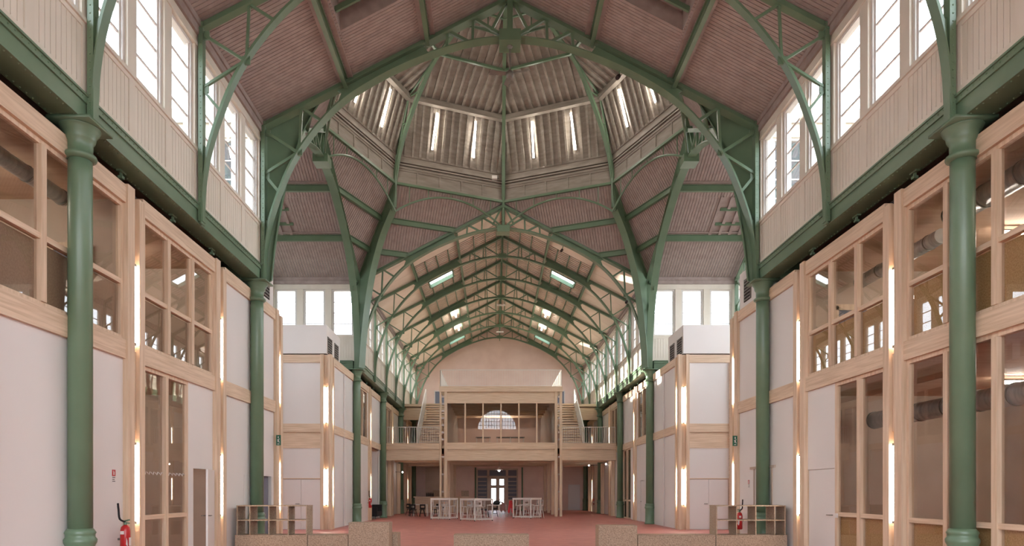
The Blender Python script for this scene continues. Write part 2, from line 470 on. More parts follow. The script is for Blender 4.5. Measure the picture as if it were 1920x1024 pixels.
for k in range(8):
    mb.beam(W1[k], W1[(k+1) % 8], .22, .24)
tag(build('ring_beam', mb, 'domeb'), 'weathered timber ring beam halfway up the dome', 'beam')
for R, z, w, nm in ((3.9, 20.12, .1, 'lower'), (1.95, 21.05, .07, 'upper')):
    mb = MB(); W1 = vring(R, z)
    for k in range(8): mb.beam(W1[k], W1[(k+1) % 8], w, w)
    tag(build('ring_girder', mb, 'green'), '%s thin green ring girder near the top of the dome' % nm, 'girder')

# gable walls, end walls
def arch_pts(cx, w, z0, z1, n=20):
    return [(cx-w*math.cos(PI*i/n), z0+(z1-z0)*math.sin(PI*i/n)) for i in range(n+1)]
# far gable: pieces around door opening and the fanlight and upstairs door
mb = MB(); y0, y1 = YE, YE+.3
DX0, DX1, DZ = -1.95, 1.55, 3.5
mb.box(-7.3, DX0, y0, y1, 0, 6.65); mb.box(DX1, 7.3, y0, y1, 0, 6.65); mb.box(DX0, DX1, y0, y1, DZ, 6.65)
zt = lambda x: 15.75-SL*abs(x)
for xa, xb in ((-7.3, 0), (0, 7.3)):
    mb.hexa([(xa, y0, 6.65), (xb, y0, 6.65), (xb, y1, 6.65), (xa, y1, 6.65), (xa, y0, zt(xa)), (xb, y0, zt(xb)), (xb, y1, zt(xb)), (xa, y1, zt(xa))])
struct('wall_far', mb, 'pinkwall', 'pale pink gable wall at the far end')
# glazed double door, far end
t = thing('door_1', 'glazed double door in the far wall under the gallery', None, ((DX0+DX1)/2, YE, 0), kind='structure')
mb = MB()
mb.box(DX0, DX1, YE+.02, YE+.2, 3.36, DZ); mb.box(DX0, DX0+.12, YE+.02, YE+.2, 0, 3.36); mb.box(DX1-.12, DX1, YE+.02, YE+.2, 0, 3.36)
for x in (-.95, .62): mb.box(x-.1, x+.1, YE+.02, YE+.2, 0, 3.36)
mb.box(DX0+.12, DX1-.12, YE+.02, YE+.2, 2.72, 2.88)
build('door_frame', mb, 'greywood', t)
mb = MB(); mb.box(DX0+.12, DX1-.12, YE+.06, YE+.12, 2.88, 3.36); mb.box(DX0+.12, -1.05, YE+.11, YE+.15, 0, 2.72); mb.box(.72, DX1-.12, YE+.11, YE+.15, 0, 2.72); build('frosted_panel', mb, 'bluegrey', t)
for (xa, xb) in ((-.83, -.17), (-.13, .5)):
    mb = MB()
    mb.box(xa-.02, xa+.14, YE+.04, YE+.14, 0, 2.72); mb.box(xb-.14, xb+.02, YE+.04, YE+.14, 0, 2.72)
    mb.box(xa+.12, xb-.12, YE+.04, YE+.14, 0, .5); mb.box(xa+.12, xb-.12, YE+.04, YE+.14, 1.85, 2.1); mb.box(xa+.12, xb-.12, YE+.04, YE+.14, 2.6, 2.72)
    build('door_leaf', mb, 'greywood', t)
mb = MB(); mb.box(DX0+.1, DX1-.1, YE+.16, YE+.17, .05, 3.36); build('pane', mb, 'winglass', t)
mb = MB(); mb.box(DX0+.15, -1.05, YE+.05, YE+.1, .1, .9); mb.box(.72, DX1-.14, YE+.05, YE+.1, .1, .9)
for x0 in (DX0+.15, .72):
    for k in range(5): mb.box(x0, x0+.7, YE+.05, YE+.09, 1.1+k*.32, 1.16+k*.32)
build('side_panel', mb, 'greywood', t)
# unseen near gable: arched window; wide lower openings added to light the hall
mb = MB()
mb.box(-7.3, 7.3, YB-.3, YB, 0, .5); mb.box(-7.3, -6.9, YB-.3, YB, .5, 9.7); mb.box(6.9, 7.3, YB-.3, YB, .5, 9.7)
for x in (-3.4, 0, 3.4): mb.box(x-.1, x+.1, YB-.3, YB, .5, 7.6)
mb.box(-6.9, 6.9, YB-.3, YB, 4.0, 4.2); mb.box(-6.9, 6.9, YB-.3, YB, 7.6, 9.7)
fan = arch_pts(-.1, 2.5, 9.7, 12.2)
for i in range(len(fan)-1):
    (xa, za), (xb, zb) = fan[i], fan[i+1]
    mb.hexa([(xa, YB-.3, za), (xb, YB-.3, zb), (xb, YB, zb), (xa, YB, za), (xa, YB-.3, zt(xa)), (xb, YB-.3, zt(xb)), (xb, YB, zt(xb)), (xa, YB, zt(xa))])
for xa, xb in ((-7.3, -2.6), (2.4, 7.3)):
    mb.hexa([(xa, YB-.3, 9.7), (xb, YB-.3, 9.7), (xb, YB, 9.7), (xa, YB, 9.7), (xa, YB-.3, zt(xa)), (xb, YB-.3, zt(xb)), (xb, YB, zt(xb)), (xa, YB, zt(xa))])
for k in range(1, 14):
    x = -2.6+5*k/14; zz = 9.7+2.5*math.sqrt(max(0, 1-((x+.1)/2.5)**2)); mb.box(x-.03, x+.03, YB-.2, YB-.1, 9.7, zz)
for z in (10.2, 10.7, 11.2, 11.7):
    hw = 2.5*math.sqrt(1-((z-9.7)/2.5)**2); mb.box(-.1-hw, -.1+hw, YB-.2, YB-.1, z-.03, z+.03)
struct('wall_near', mb, 'cream', 'unseen gable behind the viewer, lower openings added for sky light')
# transept ends, upper openings added to bring in side light
mb = MB()
for s in (-1, 1):
    X0, X1 = sorted((s*XT, s*(XT+.3)))
    mb.box(X0, X1, Y0-.3, Y1+.3, 0, 8.0)
    for y in (Y0-.15, 23.2, CY, 29.9, Y1+.15): mb.box(X0, X1, y-.15, y+.15, 8.0, 12.3 if abs(y-CY) > 5 else 13.9 if abs(y-CY) > 1 else 15.4)
    mb.box(X0, X1, Y0, Y1, 11.4, 11.7)
struct('wall_transept', mb, 'cream', 'end gables of both transepts, upper openings added for light')
# outer aisle walls and flat aisle roofs
mb = MB()
for s in (-1, 1):
    X0, X1 = sorted((s*XT, s*(XT+.3)))
    mb.box(X0, X1, YB-.3, Y0-.3, 0, 8); mb.box(X0, X1, Y1+.3, YE+.3, 0, 8)
    xa, xb = sorted((s*7.3, s*XT)); mb.box(xa, xb, YB-.3, YB, 0, 8); mb.box(xa, xb, YE, YE+.3, 0, 8)
    xa, xb = sorted((s*7.42, s*XT)); mb.box(xa, xb, YB, Y0-.05, 7.96, 8.1); mb.box(xa, xb, Y1+.3, YE+.3, 7.96, 8.1)
struct('wall_aisle', mb, 'greywood', 'outer walls and flat roofs of the aisles')

# ------------------------------------------------------------------ iron: columns
def make_column():
    t = thing('iron_column', '', 'column', (0, 0, 0), 'green cast iron columns along the hall')
    p = [(.25, 0), (.25, .06), (.218, .1), (.213, .72), (.24, .77), (.245, .82), (.215, .86), (.215, .9), (.232, .93), (.2, .98), (.183, 1.0)]
    build('base', MB().lathe(p, 28), 'green', t, smooth=True)
    build('shaft', MB().lathe([(.182, 1.0), (.178, 6.7), (.175, 6.92)], 32), 'green', t, smooth=True)
    p = [(.176, 6.92), (.235, 6.95), (.245, 6.98), (.235, 7.01), (.182, 7.04), (.185, 7.2), (.215, 7.24), (.225, 7.27), (.235, 7.33), (.275, 7.38), (.285, 7.42), (.3, 7.43), (.3, 7.45)]
    m = MB().lathe(p, 28); m.box(-.34, .34, -.34, .34, 7.45, 7.5); build('capital', m, 'green', t, smooth=True)
    return t
cp = make_column(); first = True
for s in (-1, 1):
    for i, y in enumerate([11.15, 19.45, 33.6, 41.5, 49.4, 57.3]):
        lab = 'green cast iron column on the %s, %s from the viewer' % (SIDE[s], ORD[i])
        if first: cp.location = (s*7.115, y, 0); cp['label'] = lab; first = False
        else: dup(cp, (s*7.115, y, 0), None, lab)

# girders on the columns
def girder(label, ya, yb, s, rivets, axis='y', yc=None):
    def f(a, t, z):      # a along, t outward from the hall face
        return (s*(6.95+t), a, z) if axis == 'y' else (s*a, yc[0]+yc[1]*t, z)
    t0 = thing('plate_girder', label, 'girder', f((ya+yb)/2, .2, 7.5), 'riveted green girders under the clerestory')
    m = MB(); m.box(ya, yb, .03, .06, 7.52, 7.8, f); m.box(ya, yb, 0, .46, 7.5, 7.525, f); m.box(ya, yb, .4, .43, 7.52, 7.95, f)
    build('web', m, 'green', t0)
    m = MB(); m.box(ya, yb, .0, .07, 7.8, 7.93, f); m.box(ya, yb, -.025, .03, 7.9, 7.935, f); build('top_flange', m, 'green', t0)
    if rivets:
        m = MB(); n = int((yb-ya)/.14)
        for k in range(n):
            a = ya+.07+k*.14
            for (tt, z, ax) in ((0, 7.865, 't'), (.05, 7.5, 'z'), (.41, 7.5, 'z')):
                r = .013
                if ax == 't': P = [f(a-r, tt, z-r), f(a+r, tt, z-r), f(a+r, tt, z+r), f(a-r, tt, z+r)]; tip = f(a, tt-.016, z)
                else: P = [f(a-r, tt-r, z), f(a+r, tt-r, z), f(a+r, tt+r, z), f(a-r, tt+r, z)]; tip = f(a, tt, z-.016)
                b = len(m.v); m.v += [Vector(p) for p in P]+[Vector(tip)]
                m.f += [(b, b+1, b+4), (b+1, b+2, b+4), (b+2, b+3, b+4), (b+3, b, b+4)]
        build('rivets', m, 'green', t0)['kind'] = 'stuff'
    if axis == 'y' and rivets:
        k = 0; a = ya+1.6
        while a < yb-.6:
            m = MB(); m.box(a-.1, a+.1, .33, .41, 7.47, 7.5, f); m.beam(f(a, .37, 7.5), f(a, .37, 7.38), .04)
            m.box(a-.045, a+.045, .33, .41, 7.36, 7.41, f)
            build('hanger_bracket', m, 'green', t0); a += 2.05
for s in (-1, 1):
    sp = [YB, 11.15, 19.45]
    for i in range(2): girder('riveted green girder on the near %s, %s' % (SIDE[s], ('from the viewer to the first column', 'between the first and second columns')[i]), sp[i], sp[i+1], s, True)
    sp = [33.6, 41.5, 49.4, YE]
    for i in range(3): girder('riveted green girder on the far %s, %s span beyond the crossing' % (SIDE[s], ORD[i]), sp[i], sp[i+1], s, i == 0)
    girder('green girder of the %s transept, far side of the crossing' % SIDE[s], 7.3, XT, s, False, 'x', (Y1-.1, 1))
    girder('green girder of the %s transept, near side of the crossing' % SIDE[s], 7.45, XT, s, False, 'x', (Y0+.1, -1))

# ------------------------------------------------------------------ trusses
AP = [(6.88, 7.5), (6.87, 7.9), (6.83, 8.5), (6.7, 9.2), (6.42, 10.05), (6.12, 10.75), (5.72, 11.4), (5.12, 12.13), (4.45, 12.72), (3.57, 13.25), (2.85, 13.6), (2.14, 13.88), (1.3, 14.14), (.6, 14.26), (0, 14.3)]
def cat(P, n=4):
    R = []
    for i in range(len(P)-1):
        p0 = P[max(i-1, 0)]; p1 = P[i]; p2 = P[i+1]; p3 = P[min(i+2, len(P)-1)]
        for k in range(n):
            t = k/n
            R.append(tuple(.5*((2*p1[j])+(-p0[j]+p2[j])*t+(2*p0[j]-5*p1[j]+4*p2[j]-p3[j])*t*t+(-p0[j]+3*p1[j]-3*p2[j]+p3[j])*t**3) for j in range(len(p1))))
    R.append(tuple(P[-1])); return R
ARC = cat(AP)
def offs(C, d):
    R = []
    for i, p in enumerate(C):
        a = C[max(i-1, 0)]; b = C[min(i+1, len(C)-1)]; tx, tz_ = b[0]-a[0], b[1]-a[1]; l = math.hypot(tx, tz_)
        R.append((p[0]-tz_/l*-d if False else p[0]+tz_/l*d, p[1]-tx/l*d))
    return R
ZR = lambda x: 11.86+SL*(6.95-x)          # underside line of the rafter
def arcx(z):
    for i in range(len(ARC)-1):
        if ARC[i][1] <= z <= ARC[i+1][1]:
            t = (z-ARC[i][1])/max(1e-9, ARC[i+1][1]-ARC[i][1]); return ARC[i][0]+(ARC[i+1][0]-ARC[i][0])*t
def arcz(x):
    for i in range(len(ARC)-1):
        if ARC[i][0] >= x >= ARC[i+1][0]:
            t = (ARC[i][0]-x)/max(1e-9, ARC[i][0]-ARC[i+1][0]); return ARC[i][1]+(ARC[i+1][1]-ARC[i][1])*t
def make_truss(kind, w=.1, rivets=True):
    t = thing('roof_truss', '', 'truss', (0, 0, 7.5), 'green lattice trusses along the hall')
    e = w/2
    for s in (-1, 1):
        q = lambda x, z, y=0: (s*x, y, z)
        m = MB(); m.box(*sorted((s*6.86, s*6.96)), -e*1.6, e*1.6, 7.55, 11.95); build('post', m, 'green', t)
        m = MB(); A = [q(6.95, 11.78, -e), q(0, ZR(0)-.1, -e)]; B = [q(6.95, 11.93, -e), q(0, ZR(0)+.05, -e)]
        m.band(A, B, (0, 2*e, 0)); m.band([q(6.95, 11.77, -e*1.9), q(0, ZR(0)-.11, -e*1.9)], [q(6.95, 11.795, -e*1.9), q(0, ZR(0)-.085, -e*1.9)], (0, 3.8*e, 0))
        build('rafter', m, 'green', t)
        m = MB(); I = offs(ARC, 0); O1 = offs(ARC, .025); O2 = offs(ARC, .11)
        m.band([q(a, b, -e*2) for a, b in I], [q(a, b, -e*2) for a, b in O1], (0, 4*e, 0))
        m.band([q(a, b, -e*.45) for a, b in O1], [q(a, b, -e*.45) for a, b in O2], (0, .9*e, 0))
        build('arch_rib', m, 'green', t)
        # foot bracket with a round notch
        zt = 9.33; xa = arcx(zt)+.04; xb = 6.88; r = (xb-xa)/2; xc = (xa+xb)/2
        P = [(6.9, 7.55), (6.9, zt)]+[(xc+r*math.cos(a), zt-.02-r*math.sin(a)*1.1) for a in [PI*k/10 for k in range(11)]]+[(arcx(z)+.01, z) for z in (9.3, 9.1, 8.9, 8.6, 8.3, 8.0, 7.55)]
        m = MB(); m.poly([q(a, b, -.012) for a, b in P], (0, .024, 0)); build('bracket_plate', m, 'green', t)
        # haunch plate
        xs = [4.75-.13*k for k in range(20)]
        P = [(x, ZR(x)-.06) for x in xs]
        c0 = (2.2, (ZR(2.2)+arcz(2.2))/2); P += [(2.28+.0, ZR(2.2)-.12), (2.42, c0[1]), (2.28, arcz(2.28)+.1)]
        P += [(x, arcz(x)+.02) for x in reversed(xs)]
        P += [(4.85, arcz(4.85)+.12), (4.74, (ZR(4.75)+arcz(4.75))/2+.05), (4.85, ZR(4.85)-.1)]
        m = MB(); m.poly([q(a, b, -.015) for a, b in P], (0, .03, 0)); build('haunch_plate', m, 'green', t)
        S = [((6.9, 11.72), (5.95, 11.12)), ((5.86, ZR(5.86)-.05), (5.92, 11.15)), ((5.95, 11.12), (6.9, 10.52)), ((6.9, 10.5), (6.47, 9.98)), ((5.86, ZR(5.86)-.05), (5.27, 12.0)),
             ((1.03, ZR(1.03)-.05), (1.05, 14.25)), ((1.0, ZR(1.0)-.06), (.2, 14.42)), ((1.72, ZR(1.72)-.05), (1.12, 14.22)), ((1.75, ZR(1.75)-.05), (1.78, 14.05))]
        if kind == 'crossing': S += [((.12, ZR(.1)-.1), (.52, 14.55))]
        for (a, b), (c, d) in S:
            m = MB(); m.beam(q(a, b), q(c, d), .055 if kind != 'crossing' else .075, .06 if kind != 'crossing' else .08, (0, 1, 0)); build('strut', m, 'green', t)
    m = MB(); m.beam((0, 0, 14.3), (0, 0, ZR(0)), .09 if kind != 'crossing' else .14); build('king_post', m, 'green', t)
    m = MB()
    if kind == 'crossing': m.box(-.3, .3, -.29, .29, 14.12, 14.43)
    else: m.box(-.2, .2, -.06, .06, 14.26, 14.5); m.beam((0, 0, 14.3), (0, 0, 14.05), .06)
    build('hub_block', m, 'green', t)
    m = MB(); m.box(6.05, 5.8, -e*.8, e*.8, 10.98, 11.25) if False else None
    for s in (-1, 1):
        for (x, z) in ((5.93, 11.13), (6.85, 10.5), (6.83, 11.68)):
            m = MB(); m.box(s*x-.09, s*x+.09, -.02, .02, z-.09, z+.09); build('gusset_plate', m, 'green', t)
    if rivets:
        for s in (-1, 1):
            m = MB(); z = 7.7
            while z < 11.6:
                for yy in (-e*1.6, e*1.6):
                    sy = 1 if yy > 0 else -1; x = s*6.91; r = .013
                    b = len(m.v); m.v += [Vector((x-r, yy, z-r)), Vector((x+r, yy, z-r)), Vector((x+r, yy, z+r)), Vector((x-r, yy, z+r)), Vector((x, yy+sy*.014, z))]
                    m.f += [(b, b+1, b+4), (b+1, b+2, b+4), (b+2, b+3, b+4), (b+3, b, b+4)]
                    x = s*(arcx(z)+.07); y2 = .012*sy
                    if z < 9.2:
                        b = len(m.v); m.v += [Vector((x-r, y2, z-r)), Vector((x+r, y2, z-r)), Vector((x+r, y2, z+r)), Vector((x-r, y2, z+r)), Vector((x, y2+sy*.014, z))]
                        m.f += [(b, b+1, b+4), (b+1, b+2, b+4), (b+2, b+3, b+4), (b+3, b, b+4)]
                z += .13
            build('rivets', m, 'green', t)['kind'] = 'stuff'
    return t
tp = make_truss('plain', .1, True); tfar = make_truss('plain', .09, False); tc = make_truss('crossing', .16, True)
tp.location = (0, 11.15, 7.5); tp['label'] = 'green roof truss nearest the viewer, only its side brackets in view'
dup(tp, (0, 15.3, 7.5), None, 'green lattice roof truss just this side of the crossing')
tc.location = (0, 19.45, 7.5); tc['label'] = 'large green arch truss on the near edge of the crossing'
dup(tc, (0, 33.6, 7.5), None, 'large green arch truss on the far edge of the crossing')
for i, y in enumerate(FAR[1:]):
    lab = 'green lattice roof truss in the far nave, %s beyond the crossing' % ORD[i]
    if i == 0: tfar.location = (0, y, 7.5); tfar['label'] = lab
    else: dup(tfar, (0, y, 7.5), None, lab)
for s in (-1, 1):
    dup(tc, (s*7.05, CY, 7.5), PI/2, 'green arch truss spanning the mouth of the %s transept' % SIDE[s])
    dup(tp, (s*11.28, CY, 7.5), PI/2, 'green lattice truss inside the %s transept' % SIDE[s])

# corner ribs in the diagonal planes
for (sx, sy), k in CORN.items():
    C = Vector((sx*6.98, CY+sy*7.0, 0)); d = Vector((-sx, -sy, 0))
    pt = lambda t, z, o=0: C+d*t+Vector((0, 0, z))+Vector((sy, -sx, 0)).normalized()*o
    inner = cat([(.12, 7.55), (.2, 8.6), (.33, 9.7), (.5, 10.8), (.75, 11.9), (1.0, 12.68), (1.36, 13.55), (1.9, 14.45)], 4)
    outer = []
    for i in range(len(inner)):
        f_ = i/(len(inner)-1)
        outer.append((-.08, 7.55+(11.85-7.55)*f_/.5) if f_ < .5 else (-.08+(2.0+.05)*(f_-.5)/.5, 11.85+(15.55-11.85)*(f_-.5)/.5))
    t = thing('corner_rib', 'heavy green corner rib rising from the %s column at the crossing, %s side' % (('near', 'far')[sy > 0], SIDE[sx]), 'rib', tuple(pt(0, 7.5)), 'corner ribs of the crossing')
    m = MB(); off = Vector((sy, -sx, 0)).normalized()
    m.band([pt(a, b, -.06) for a, b in inner], [pt(a, b, -.06) for a, b in outer], off*.12); build('web_plate', m, 'green', t)
    m = MB(); m.band([pt(a, b, -.17) for a, b in inner], [pt(a+.03, b-.0, -.17) for a, b in inner], off*.34); build('inner_flange', m, 'green', t)
    m = MB(); m.band([pt(a, b, -.13) for a, b in outer], [pt(a+.05, b-.02, -.13) for a, b in outer], off*.26); build('outer_flange', m, 'green', t)
# dome ribs
DR = cat([(7.12, 14.4), (7.0, 15.5), (6.62, 16.9), (5.95, 18.05), (5.1, 19.1), (4.4, 19.82), (3.6, 20.25), (1.9, 21.05), (.3, 21.8)], 3)
names = ['far ridge', 'far right', 'right', 'near right', 'near ridge', 'near left', 'left', 'far left']
for k in range(8):
    u = Vector((math.sin(k*PI/4), math.cos(k*PI/4), 0)); off = Vector((u.y, -u.x, 0))
    pt = lambda r, z, o=0: Vector((0, CY, 0))+u*r+Vector((0, 0, z))+off*o
    t = thing('dome_rib', 'slender green rib of the octagonal dome on its %s corner' % names[k], 'rib', tuple(pt(7, 14.4)), 'ribs of the octagonal dome')
    m = MB(); I = DR; O = offs(DR, .1)
    m.band([pt(a, b, -.08) for a, b in DR], [pt(a, b+.12, -.08) if a < 5 else pt(a+.15, b+.03, -.08) for a, b in DR], off*.16)
    build('inner_chord', m, 'green', t)
    m = MB(); OC = [(7.02, 14.5), (6.98, 16.9), (6.08, 19.2), (4.4, 20.0)]
    for a, b in zip(OC[:-1], OC[1:]): m.beam(pt(a[0]-.06, a[1]), pt(b[0]-.06, b[1]-.03), .07, .07)
    build('outer_chord', m, 'green', t)
    for (a, b), (c, d) in (((6.0, 18.0), (6.5, 18.1)), ((5.1, 19.1), (6.0, 19.15)), ((6.6, 16.9), (6.95, 17.0))):
        m = MB(); m.beam(pt(a, b), pt(c, d), .04, .05); build('strut', m, 'green', t)
    # plate at the drum
    m = MB(); m.poly([pt(7.1, 14.45, -.02), pt(6.98, 15.5, -.02), pt(6.66, 16.8, -.02), pt(7.02, 16.9, -.02), pt(7.2, 14.45, -.02)], off*.04); build('gusset_plate', m, 'green', t)
    if k % 2 == 0:
        pass
# spandrel arches under the ring girder
sn = ['far ridge to the far right', 'far right to the right', 'right to the near right', 'near right to the near ridge', 'near ridge to the near left', 'near left to the left', 'left to the far left', 'far left to the far ridge']
for k in range(8):
    a, b = vring(7.0, 0)[k], vring(7.0, 0)[(k+1) % 8]
    t = thing('spandrel_arch', 'thin green arch brace under the drum, %s corner' % sn[k], 'brace', tuple((a+b)/2+Vector((0, 0, 14.4))), 'arch braces under the drum')
    C = [a.lerp(b, i/24)+Vector((0, 0, 14.35+1.0*(1-(2*i/24-1)**2))) for i in range(25)]
    m = MB(); m.tube(C, .045, 6); build('curved_bar', m, 'green', t)
    for i in (3, 7, 12, 17, 21):
        m = MB(); m.beam(C[i], (C[i].x, C[i].y, 15.6), .035); build('hanger', m, 'green', t)

# ------------------------------------------------------------------ purlins
def purlin(label, p, q, w=.12, h=.26, wood=True):
    p = Vector(p); q = Vector(q)
    t = thing('roof_purlin', label, 'purlin', tuple((p+q)/2), 'green purlins under the roof boards')
    m = MB(); z = Vector((0, 0, h/2))
    m.beam(p-z, q-z, .025, h); m.beam(p-2*z, q-2*z, w, .025); m.beam(p-.04*z, q-.04*z, w, .025); build('beam', m, 'green', t)
    if wood:
        d = (q-p).normalized(); a = d.cross(Vector((0, 0, 1))).normalized()*.14
        for s in (-1, 1):
            o = Vector((0, 0, -.02+ (SL*.14*s*(1 if wood > 0 else -1))))
            m = MB(); m.beam(p+a*s+o, q+a*s+o, .12, .05); build('edge_board', m, 'roofb', t)
ranges = [(YB, 19.45, 'near'), ]
for s in (-1, 1):
    for x, n_ in ((4.6, 'lower'), (2.3, 'upper')):
        purlin('green %s purlin on the %s slope of the near nave' % (n_, SIDE[s]), (s*x, YB, roofz(x)), (s*x, 19.4, roofz(x)), wood=-s)
        purlin('green %s purlin on the %s slope of the far nave' % (n_, SIDE[s]), (s*x, 33.65, roofz(x)-.02), (s*x, YE, roofz(x)-.02), .1, .2, wood=False)
    for j, x in enumerate((.32, .92, 1.52, 2.85, 3.45, 4.03)):
        m = MB()
        m.beam((s*x, 35.7, roofz(x)-.05), (s*x, YE, roofz(x)-.05), .055, .08)
        if 2.8 < x < 4.1: 
            m = MB(); 
            for ya, yb in ((35.7, 38.95), (40.2, 54.75), (55.95, YE)): m.beam((s*x, ya, roofz(x)-.05), (s*x, yb, roofz(x)-.05), .055, .08)
        tag(build('small_purlin', m, 'green'), 'slim green purlin on the %s slope of the far nave, %s from the ridge' % (SIDE[s], ORD[j].replace('nearest', 'first')), 'purlin', 'slim purlins of the far nave')
    for e, nm in ((1, 'far'), (-1, 'near')):
        for u, n_ in ((2.35, 'lower'), (4.7, 'upper')):
            y = CY+e*(7.07-u)
            purlin('green %s purlin on the %s slope of the %s transept' % (n_, nm, SIDE[s]), (s*7.1, y, tz(y)), (s*XT, y, tz(y)), wood=s*e)
for (x, n_) in ((0, 'x'),):
    m = MB(); m.beam((0, YB, roofz(0)-.12), (0, 19.4, roofz(0)-.12), .12, .2)
    tag(build('ridge_beam', m, 'green'), 'green ridge beam over the near nave', 'beam')
    m = MB(); m.beam((0, 33.7, roofz(0)-.12), (0, YE, roofz(0)-.12), .12, .14); tag(build('ridge_beam', m, 'green'), 'green ridge beam over the far nave', 'beam')
# squinch purlins
for (sx, sy), k in CORN.items():
    C = Vector((sx*6.98, CY+sy*7.02, 11.93)); D = VA[k]
    for ax, P in ((0, VA[0] if sy > 0 else VA[4]), (1, VA[2] if sx > 0 else VA[6])):
        for f_, n_ in ((.335, 'lower'), (.665, 'upper')):
            a = C.lerp(P, f_); b = C.lerp(D, f_)
            purlin('%s green purlin on the %s %s facet of the crossing, %s' % (n_, ('near', 'far')[sy > 0], SIDE[sx], ('beside the nave', 'beside the transept')[ax]), a, b, .14, .24, wood=False)
            m = MB()
# bars in the hatches
for s in (-1, 1):
    for i, y in enumerate((16.15, 16.95)):
        m = MB(); m.beam(rp(s*OX0, y, .1), rp(s*(OX1), y, .1), .07, .12)
        tag(build('hatch_bar', m, 'green'), '%s green bar across the hatch in the near %s slope' % (('nearer', 'farther')[i], SIDE[s]), 'bar')
    for i, u in enumerate((2.95, 3.65)):
        y = CY+(7.07-u); m = MB(); m.beam((s*9.35, y, tz(y)-.04), (s*11.3, y, tz(y)-.04), .07, .12)
        tag(build('hatch_bar', m, 'green'), '%s green bar across the slatted hatch of the %s transept' % (('lower', 'upper')[i], SIDE[s]), 'bar')

# ------------------------------------------------------------------ timber partitions
PX = 7.3
def pf(s): return lambda a, t, z: (s*(PX+t), a, z)       # a along Y, t away from the hall
CTR = {-1: [9.05, 13.08, 17.15, 21.8], 1: [9.2, 13.28, 17.36, 22.1]}
CF = 28.7
ZM0, ZM1, ZT0, ZT1 = 4.05, 4.4, 6.93, 7.26
pairs = {s: [(c, 'near') for c in CTR[s]]+[(CF+.42, 'corner')]+[(37.85, 'far'), (46.0, 'far'), (54.0, 'far')] for s in (-1, 1)}
def make_tube():
    t = thing('tube_light', '', 'light', (0, 0, 0), 'lit tubes on the timber posts')
    build('tube', MB().lathe([(.029, .03), (.029, 1.5)], 12), 'tube', t, smooth=True)
    build('end_cap', MB().lathe([(.038, 0), (.038, .05)], 12), 'grey', t); build('end_cap', MB().lathe([(.038, 1.49), (.038, 1.54)], 12), 'grey', t)
    return t
TPR = make_tube(); tfirst = [True]
def tube_at(x, y, z, label):
    if tfirst[0]: tfirst[0] = False; TPR.location = (x, y, z); TPR['label'] = label; return TPR
    return dup(TPR, (x, y, z), None, label)
for s in (-1, 1):
    f = pf(s)
    for i, (c, kind) in enumerate(pairs[s]):
        where = '%s side, %s' % (SIDE[s], {'near': ORD[i]+' pair from the viewer' if i < 4 else '', 'corner': 'corner beyond the crossing', 'far': ORD[max(0, i-5)]+' pair past the crossing'}[kind])
        m = MB()
        if kind != 'corner':
            m.box(c-.31, c-.07, -.1, .12, 0, ZT1+.02, f); m.box(c+.1, c+.31, -.1, .12, 0, ZT1-.1, f)
            for za, zb in ((.0, .55), (2.75, 4.25)): m.box(c-.07, c+.1, -.03, .1, za, zb, f)
            m.box(c-.07, c+.1, .04, .1, 0, ZT1-.1, f)
            tag(build('timber_post', m, 'wood_z'), 'pale timber double post, '+where, 'post', 'timber double posts of the partitions')
            for z, n_ in ((4.36, 'upper'), (.98, 'lower')):
                if i == 0: continue
                tube_at(s*(PX-.04), c+.015, z, '%s lit tube on the timber double post, %s' % (n_, where))
        else:
            # corner stack at the front of the far boxes
            m.box(.22, .36, -.12, .2, 0, ZT1, lambda a, t, z: (s*(PX+a-.02), CF+t, z))
            m.box(-.1, .02, -.12, .14, 0, ZT1, lambda a, t, z: (s*(PX+a-.02), CF+t, z))
            m.box(.02, .22, .0, .1, 0, ZT1, lambda a, t, z: (s*(PX+a-.02), CF+t, z))
            m.box(CF+.4, CF+.55, -.1, .1, 0, ZT1-.1, f); m.box(CF+.14, CF+.4, .02, .1, 0, ZT1-.1, f)
            tag(build('timber_post', m, 'wood_z'), 'pale timber corner post, '+where, 'post', 'timber double posts of the partitions')
            for z, n_ in ((4.4, 'upper'), (1.0, 'lower')):
                tube_at(s*(PX+.1), CF-.06, z, '%s lit tube facing the viewer on the %s corner post' % (n_, SIDE[s]))
                tube_at(s*(PX-.04), CF+.27, z, '%s lit tube on the hall face of the %s corner post' % (n_, SIDE[s]))
def stretches(s):
    cs = CTR[s]
    R = [(YB, cs[0]-.31)]+[(cs[i]+.31, cs[i+1]-.31) for i in range(3)]
    R += [(CF+.55, 37.54), (38.16, 45.69), (46.31, 53.69), (54.31, YE)]
    return R
m3 = MB(); m1 = {-1: MB(), 1: MB()}; m2 = {-1: MB(), 1: MB()}
